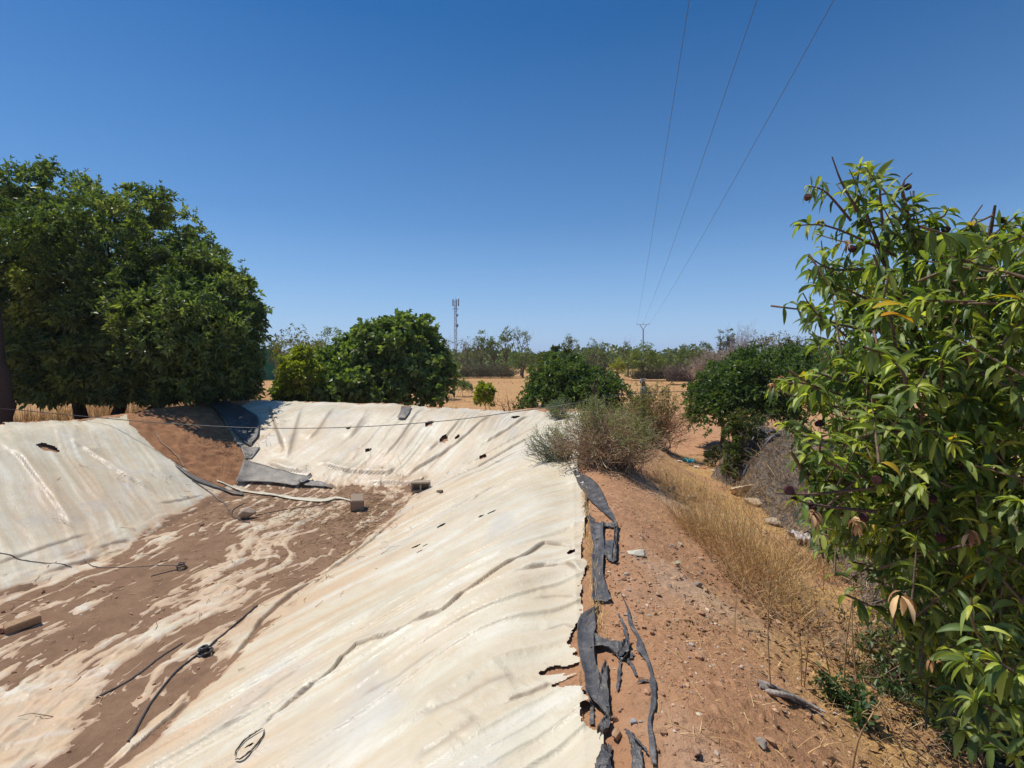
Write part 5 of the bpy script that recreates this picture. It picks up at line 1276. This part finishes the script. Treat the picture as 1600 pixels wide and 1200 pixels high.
# ------------------------------------------------------------------ the peach tree
def long_leaves(acc, P, D, L, W, col, rs, bend=1.4, k=6):
    """drooping lance-shaped leaves with a folded midrib"""
    n = len(P); D = unit(D); L = np.asarray(L); W = np.asarray(W)
    down = np.array([0, 0, -1.])
    side = unit(np.cross(D, np.array([0, 0, 1.])) + rs.normal(size=(n, 3)) * .35)
    pos = P.copy(); d = D.copy(); rows = []
    bd = bend * rs.uniform(.5, 1.4, n)[:, None]
    for s in range(k):
        t = s / (k - 1)
        w = W[:, None] * (math.sin(math.pi * min(1, (t * .94 + .03)) ** .82) ** .9) * .5
        upv = unit(np.cross(side, d)); upv = np.where(upv[:, 2:3] < 0, -upv, upv)
        wav = .12 * np.sin(t * 9 + np.arange(n) * 1.7)[:, None]
        rows += [pos + side * w + upv * w * (.42 + wav), pos, pos - side * w + upv * w * (.42 - wav)]
        d = unit(d + down * bd / (k - 1) * 1.1)
        pos = pos + d * (L[:, None] / (k - 1))
    V = np.stack(rows, 1).reshape(-1, 3); i = np.arange(n)[:, None] * (3 * k); F = []
    for s in range(k - 1):
        o = 3 * s; F += [i + [[o, o + 1, o + 4, o + 3]], i + [[o + 1, o + 2, o + 5, o + 4]]]
    cc = np.repeat(col, 3 * k, axis=0).reshape(n, 3 * k, 3).copy(); cc[:, 1::3] *= 1.25      # paler midrib
    acc.add(V, f4=np.concatenate(F), col=cc.reshape(-1, 3))
def peach():
    rs = RS(601); z0 = float(base_h(np.array([3.0]), np.array([3.0]))[0])
    base = np.array([3.0, 3.0, z0])
    root = empty('peach_tree', tuple(base)); tag(root, 'leafy peach tree with drooping leaves and dark shrivelled fruit, close on the right', 'tree')
    T = Acc(); BC = (.17, .115, .085)
    fork = np.array([2.75, 2.85, z0 + .75])
    tube(T, smooth_line([base - (0, 0, .2), base + (.02, 0, .2), fork], 10), .085, .065, 10, BC)
    limbs_px = [[(1500, 960), (1470, 760), (1445, 610), (1395, 430), (1340, 320)], [(1500, 900), (1520, 640), (1480, 500), (1430, 380), (1412, 300)],
                [(1530, 880), (1560, 680), (1545, 520), (1540, 400), (1560, 330)], [(1500, 900), (1420, 800), (1340, 760), (1270, 740), (1240, 700)],
                [(1510, 880), (1440, 720), (1370, 620), (1300, 590), (1215, 600)], [(1520, 900), (1620, 780), (1680, 600), (1700, 440), (1700, 350)],
                [(1520, 980), (1480, 900), (1410, 860), (1340, 830), (1260, 790)], [(1550, 960), (1590, 980), (1600, 1010), (1570, 1030), (1530, 1040)],
                [(1520, 880), (1470, 640), (1400, 540), (1340, 480), (1290, 440)], [(1520, 1000), (1600, 900), (1640, 850), (1600, 800), (1560, 760)],
                [(1500, 1020), (1470, 1000), (1450, 1000), (1430, 990), (1400, 960)], [(1530, 860), (1520, 760), (1440, 690), (1390, 660), (1330, 680)],
                [(1540, 1000), (1560, 1060), (1540, 1090), (1510, 1105), (1480, 1110)]]
    depth = [2.4, 2.2, 2.5, 2.0, 2.35, 2.7, 2.1, 1.45, 2.5, 1.9, 2.2, 1.8, 1.75]
    def outside(q):
        x = 800 + q[0] / q[1] * FPX; y = HORIZ - (q[2] - E) / q[1] * FPX
        if y < np.interp(x, [1240, 1300, 1400, 1440, 1500, 1600, 1700, 1850], [300, 252, 258, 290, 332, 322, 325, 330]): return True
        if x < np.interp(y, [240, 330, 350, 385, 410, 590, 640, 700, 790, 850, 880, 960, 1200], [1290, 1262, 1240, 1245, 1258, 1250, 1225, 1235, 1240, 1290, 1392, 1400, 1500]): return True
        return y > 960 and q[1] < 1.9 and x < 1500
    tips = []; shoots = []
    for li, (lp, D) in enumerate(zip(limbs_px, depth)):
        tD = np.linspace(2.65, D, len(lp))
        pts = [fork] + [at(a, b_, d_) + rs.normal(size=3) * .02 for (a, b_), d_ in zip(lp[1:], tD[1:])]
        P = smooth_line(pts, 30); tube(T, P, .034 if li not in (7, 10, 12) else .018, .0055, 6, np.array(BC) * rs.uniform(.85, 1.2))
        tips.append((P[-1], unit(P[-1] - P[-4])))
        for s in np.linspace(.2, .97, 19):
            i = int(s * 29); o = P[i]; tg = unit(P[min(i + 1, 29)] - P[max(i - 1, 0)])
            dr = unit(tg * .5 + rs.normal(size=3) * .85 + (-.15, -.15, .30)); ln = rs.uniform(.15, .46)
            q = smooth_line([o, o + dr * ln * .5 + rs.normal(size=3) * .02, o + dr * ln + (0, 0, .02)], 8)
            if not outside(q[-1]): shoots.append(q)
    # twigs seen sticking out of the outline
    outl = [([(1340, 330), (1315, 285), (1300, 245)], 2.4, 0), ([(1330, 345), (1290, 300), (1262, 290)], 2.4, 1), ([(1400, 400), (1300, 355), (1240, 352)], 2.35, 1), ([(1335, 330), (1340, 280), (1345, 255)], 2.4, 1),
            ([(1380, 360), (1375, 300), (1380, 265)], 2.3, 1), ([(1410, 320), (1412, 285), (1425, 270)], 2.3, 0), ([(1420, 350), (1470, 340), (1482, 325)], 2.3, 1), ([(1510, 370), (1518, 345), (1535, 320)], 2.5, 0),
            ([(1530, 390), (1560, 360), (1590, 335)], 2.4, 1), ([(1370, 420), (1300, 420), (1262, 400)], 2.3, 1), ([(1360, 470), (1300, 440), (1262, 420)], 2.4, 1), ([(1370, 520), (1290, 500), (1260, 470)], 2.2, 1),
            ([(1360, 560), (1290, 500), (1262, 510)], 2.3, 1), ([(1400, 620), (1300, 590), (1270, 580)], 2.1, 1), ([(1380, 640), (1260, 600), (1225, 600)], 2.3, 1), ([(1330, 640), (1240, 620), (1200, 600)], 2.5, 1), ([(1360, 700), (1250, 680), (1222, 660)], 2.2, 1),
            ([(1390, 760), (1290, 720), (1284, 680)], 1.9, 1), ([(1380, 760), (1275, 772), (1212, 771)], 1.9, 0), ([(1370, 800), (1280, 790), (1240, 780)], 1.9, 1), ([(1400, 560), (1395, 510), (1380, 480)], 1.9, 1), ([(1420, 620), (1410, 580), (1395, 565)], 1.65, 1),
            ([(1600, 1060), (1575, 1045), (1562, 1035)], 1.35, 1), ([(1560, 1110), (1530, 1100), (1520, 1095)], 1.55, 1), ([(1600, 640), (1590, 610), (1575, 590)], 1.7, 1), ([(1620, 860), (1600, 800), (1592, 780)], 1.6, 1), ([(1560, 850), (1510, 852), (1462, 862)], 1.8, 0), ([(1570, 560), (1560, 500), (1545, 460)], 2.0, 1), ([(1480, 420), (1490, 390), (1500, 370)], 2.2, 1), ([(1460, 420), (1455, 370), (1450, 345)], 2.3, 1)]
    leafy = []
    for pts, D, lf in outl:
        q = smooth_line([at(a, b_, D) for a, b_ in pts], 10); V, f = tubes(q[None], np.linspace(.0065, .0028, 10)[None], 5); T.add(V, f4=f, col=(.17, .10, .085))
        if lf: leafy.append((q[-1], unit(q[-1] - q[-3]), q))
    for q in shoots:
        V, f = tubes(q[None], np.linspace(.0055, .0022, 8)[None], 4); T.add(V, f4=f, col=(.20, .15, .085))
        leafy.append((q[-1], unit(q[-1] - q[-3]), q))
    # background mass of the crown
    for k in range(900):
        a = rs.uniform(1270, 1850); b_ = rs.uniform(360, 1130); D = rs.uniform(2.0, 3.4)
        lim = 1262 + 30 * math.sin(b_ * .02) + max(0, 640 - b_) * .10 * 0 + max(0, 470 - b_) * .9 + max(0, b_ - 820) * .42
        c = at(a, b_, D)
        if a < lim or (b_ > 980 and rs.rand() < .55) or outside(c): continue
        if c[2] < z0 + .15: continue
        dr = unit(rs.normal(size=3) * .7 + (-.2, -.25, .45)); q = smooth_line([c - dr * .25, c - dr * .1, c], 6)
        V, f = tubes(q[None], np.linspace(.005, .0022, 6)[None], 4); T.add(V, f4=f, col=(.20, .14, .09)); leafy.append((c, dr, q))
    for k in range(210):
        a = rs.uniform(1330, 1800); b_ = rs.uniform(370, 900); D = rs.uniform(1.7, 2.25)
        c = at(a, b_, D)
        if a < 1330 + max(0, 470 - b_) * .9 + max(0, b_ - 780) * .6 or outside(c): continue
        dr = unit(rs.normal(size=3) * .7 + (-.2, -.1, .45)); q = smooth_line([c - dr * .25, c - dr * .1, c], 6)
        V, f = tubes(q[None], np.linspace(.005, .0022, 6)[None], 4); T.add(V, f4=f, col=(.20, .14, .09)); leafy.append((c, dr, q))
    T.build('branches', M_BARK, root, True)
    A = Acc(); PP, DD, LL, WW, CC = [], [], [], [], []
    for tp, dr, q in leafy:
        n = rs.randint(15, 28)
        s = 1 - rs.rand(n) ** 1.7 * .85; i = (s * (len(q) - 1)).astype(int); P = q[i]
        young = s > .93
        a = rs.uniform(0, 6.28, n); s1 = unit(np.cross(dr, (.3, .2, 1.))); s2 = np.cross(dr, s1)
        rad = np.cos(a)[:, None] * s1 + np.sin(a)[:, None] * s2
        d = unit(dr * np.where(young, 1.0, .35)[:, None] + rad * .9 + (0, 0, .12) + rs.normal(size=(n, 3)) * .15)
        PP.append(P); DD.append(d); L = np.where(young, .056, .084) * rs.uniform(.75, 1.2, n); LL.append(L); WW.append(L * rs.uniform(.24, .33, n))
        col = pal(rs, n, [(.075, .12, .034), (.125, .18, .050), (.20, .26, .078), (.34, .39, .09)], [.27, .35, .26, .12], .2)
        col[young] = pal(rs, int(young.sum()), [(.32, .38, .06), (.40, .44, .07), (.24, .29, .055)]); CC.append(col)
    PP, DD, LL, WW, CC = map(np.concatenate, (PP, DD, LL, WW, CC))
    yel = rs.rand(len(PP)) < .010; CC[yel] = (.42, .30, .03)
    long_leaves(A, PP, DD, LL, WW, CC, rs); A.build('foliage', M_PEACH, root, True)
    for (a, b_, D, c_) in [(1364, 482, 1.75, (.50, .36, .02)), (1377, 494, 1.75, (.55, .27, .02)), (1336, 478, 1.8, (.13, .12, .02))]:
        B = Acc(); long_leaves(B, at(a, b_, D)[None], np.array([[.6, -.2, .35]]), np.array([.10]), np.array([.034]), np.array([c_]), rs, .9)
        o = B.build('yellow_leaf', M_PEACH, root, True); o['label'] = 'single leaf turned yellow'
    dry = [(1410, 930, 1.55, .06), (1458, 1030, 1.7, .035), (1270, 800, 1.85, .05), (1338, 815, 1.8, .05), (1502, 555, 1.9, .045), (1220, 592, 2.4, .045), (1206, 598, 2.4, .035), (1512, 830, 1.7, .045), (1316, 380, 2.3, .035), (1540, 850, 1.8, .05)]
    for a, b_, D, s in dry:
        B = Acc(); n = 6; P = np.repeat(at(a, b_, D)[None], n, 0) + rs.normal(size=(n, 3)) * .006
        long_leaves(B, P, unit(rs.normal(size=(n, 3)) * .6 + (0, -.1, .1)), s * rs.uniform(.9, 1.5, n), s * rs.uniform(.25, .5, n), pal(rs, n, [(.42, .25, .10), (.46, .30, .15), (.28, .15, .07), (.20, .11, .055)]), rs, 3.2)
        o = B.build('withered_leaf', M_DRY, root, True); o['label'] = 'hanging bunch of withered brown leaves'
    fr = [(1262, 308, 2.35), (1408, 294, 2.3), (1418, 292, 2.3), (1332, 388, 2.3), (1416, 354, 2.3), (1478, 358, 2.3), (1565, 345, 2.4), (1468, 700, 1.85), (1488, 700, 1.85), (1233, 766, 1.9), (1241, 775, 1.92), (1370, 750, 1.8), (1455, 778, 1.8), (1350, 808, 1.85), (1268, 794, 1.9), (1280, 662, 2.2), (1470, 840, 1.8)]
    for k, (a, b_, D) in enumerate(fr):
        s = rs.uniform(.014, .019); V = rock_verts((s, s * .95, s * 1.05), 700 + k, 3) + at(a, b_, D)
        B = Acc(); B.add(V, f3=IF, col=np.array((.055, .022, .024)) * rs.uniform(.8, 1.4)); o = B.build('fruit', M_STONE, root, True); o['label'] = 'dark shrivelled peach'
peach()
def bougainvillea():
    rs = RS(611); c = at(1322, 548, 9.0); root = empty('flowering_bush', (c[0], 9.0, .1)); tag(root, 'magenta bougainvillea flowers glimpsed behind the left side of the peach tree', 'flowering bush')
    A = Acc(); Cc = crown(A, [(c[0] + .1, 9.2, 1.5, .55, .5, 1.2, 1)], rs, 70, .16, 8, 5, .06, .04, G_CIT, zmin=.2); A.build('foliage', M_LEAF, root)
    F = Acc(); n = 260; k = rs.randint(0, len(Cc), n); k = k[Cc[k, 2] > 1.6]
    leaves(F, Cc[k] + rs.normal(size=(len(k), 3)) * .10 - (0, .1, 0), rdir(rs, len(k)), .05, .045, pal(rs, len(k), [(.55, .02, .13), (.62, .05, .22), (.40, .01, .10)]), rs); F.build('flowers', M_LEAF, root)
    T = Acc(); twigs(T, np.repeat([[c[0] + .1, 9.2, .05]], 12, 0), Cc[rs.choice(len(Cc), 12)], rs, .012, .004, (.17, .12, .08), 6, .07); T.build('stems', M_BARK, root)
bougainvillea()

# ------------------------------------------------------------------ camera, sun and sky
SUN_EL, SUN_AZ = math.radians(66), math.radians(-70)      # azimuth from the view direction, minus = left
cam = bpy.data.cameras.new('camera'); co = bpy.data.objects.new('camera', cam); C.objects.link(co)
co.location = (0, 0, E); co.rotation_euler = (math.radians(90), 0, 0)
cam.sensor_width = 36; cam.lens = 18; cam.shift_y = -.025; cam.clip_end = 20000; cam.clip_start = .05
sc.camera = co
w = bpy.data.worlds.new('World'); sc.world = w; w.use_nodes = True
nt = w.node_tree; bg = nt.nodes['Background']
sky = nt.nodes.new('ShaderNodeTexSky'); sky.sky_type = 'NISHITA'; sky.sun_disc = False
sky.sun_elevation = SUN_EL; sky.sun_rotation = SUN_AZ
sky.altitude = 450; sky.air_density = 1.0; sky.dust_density = 0.05; sky.ozone_density = 3.0
hs = nt.nodes.new('ShaderNodeHueSaturation'); hs.inputs['Saturation'].default_value = 1.33; hs.inputs['Value'].default_value = 1.04; hs.inputs['Hue'].default_value = .502
nt.links.new(sky.outputs[0], hs.inputs['Color']); # paler blue air toward the horizon
tcw = nt.nodes.new('ShaderNodeTexCoord'); sx = nt.nodes.new('ShaderNodeSeparateXYZ'); nt.links.new(tcw.outputs['Generated'], sx.inputs[0])
hz = ramp(nt, sx.outputs[2], [(0.0, .8), (.10, .48), (.25, .18), (.55, 0)])
nt.links.new(mixc(nt, hz, hs.outputs[0], (3.3, 5.3, 9.3)), bg.inputs[0]); bg.inputs[1].default_value = .088
L = bpy.data.lights.new('sun', 'SUN'); L.energy = 4.2; L.angle = math.radians(.5); L.color = (1, .945, .86)
lo = bpy.data.objects.new('sun', L); C.objects.link(lo)
d = Vector((math.sin(SUN_AZ) * math.cos(SUN_EL), math.cos(SUN_AZ) * math.cos(SUN_EL), math.sin(SUN_EL)))
lo.rotation_euler = d.to_track_quat('Z', 'Y').to_euler(); lo.location = d * 60
vs = sc.view_settings; vs.view_transform = 'Standard'; vs.look = 'None'; vs.gamma = 1; vs.exposure = .16; vs.use_curve_mapping = False

# the dusty air over the field
M_AIR = bpy.data.materials.new('dusty_air'); M_AIR.use_nodes = True; nt = M_AIR.node_tree
nt.nodes.remove(nt.nodes['Principled BSDF']); pv = nt.nodes.new('ShaderNodeVolumePrincipled')
pv.inputs['Color'].default_value = (.80, .88, 1, 1); pv.inputs['Density'].default_value = .00035; pv.inputs['Anisotropy'].default_value = .2
nt.links.new(pv.outputs[0], nt.nodes['Material Output'].inputs['Volume'])
q = np.array([[i, j, k] for i in (-1, 1) for j in (-1, 1) for k in (0, 1)], float); q[:, :2] *= 6600; q[:, 2] = np.where(q[:, 2] > 0, 27.0, -3.0)
hz_o = mesh('haze', q, np.array([[0, 1, 3, 2], [4, 6, 7, 5], [0, 4, 5, 1], [2, 3, 7, 6], [0, 2, 6, 4], [1, 5, 7, 3]]), M_AIR)
tag(hz_o, 'thin pale dusty air over the whole field', 'haze', kind='stuff')
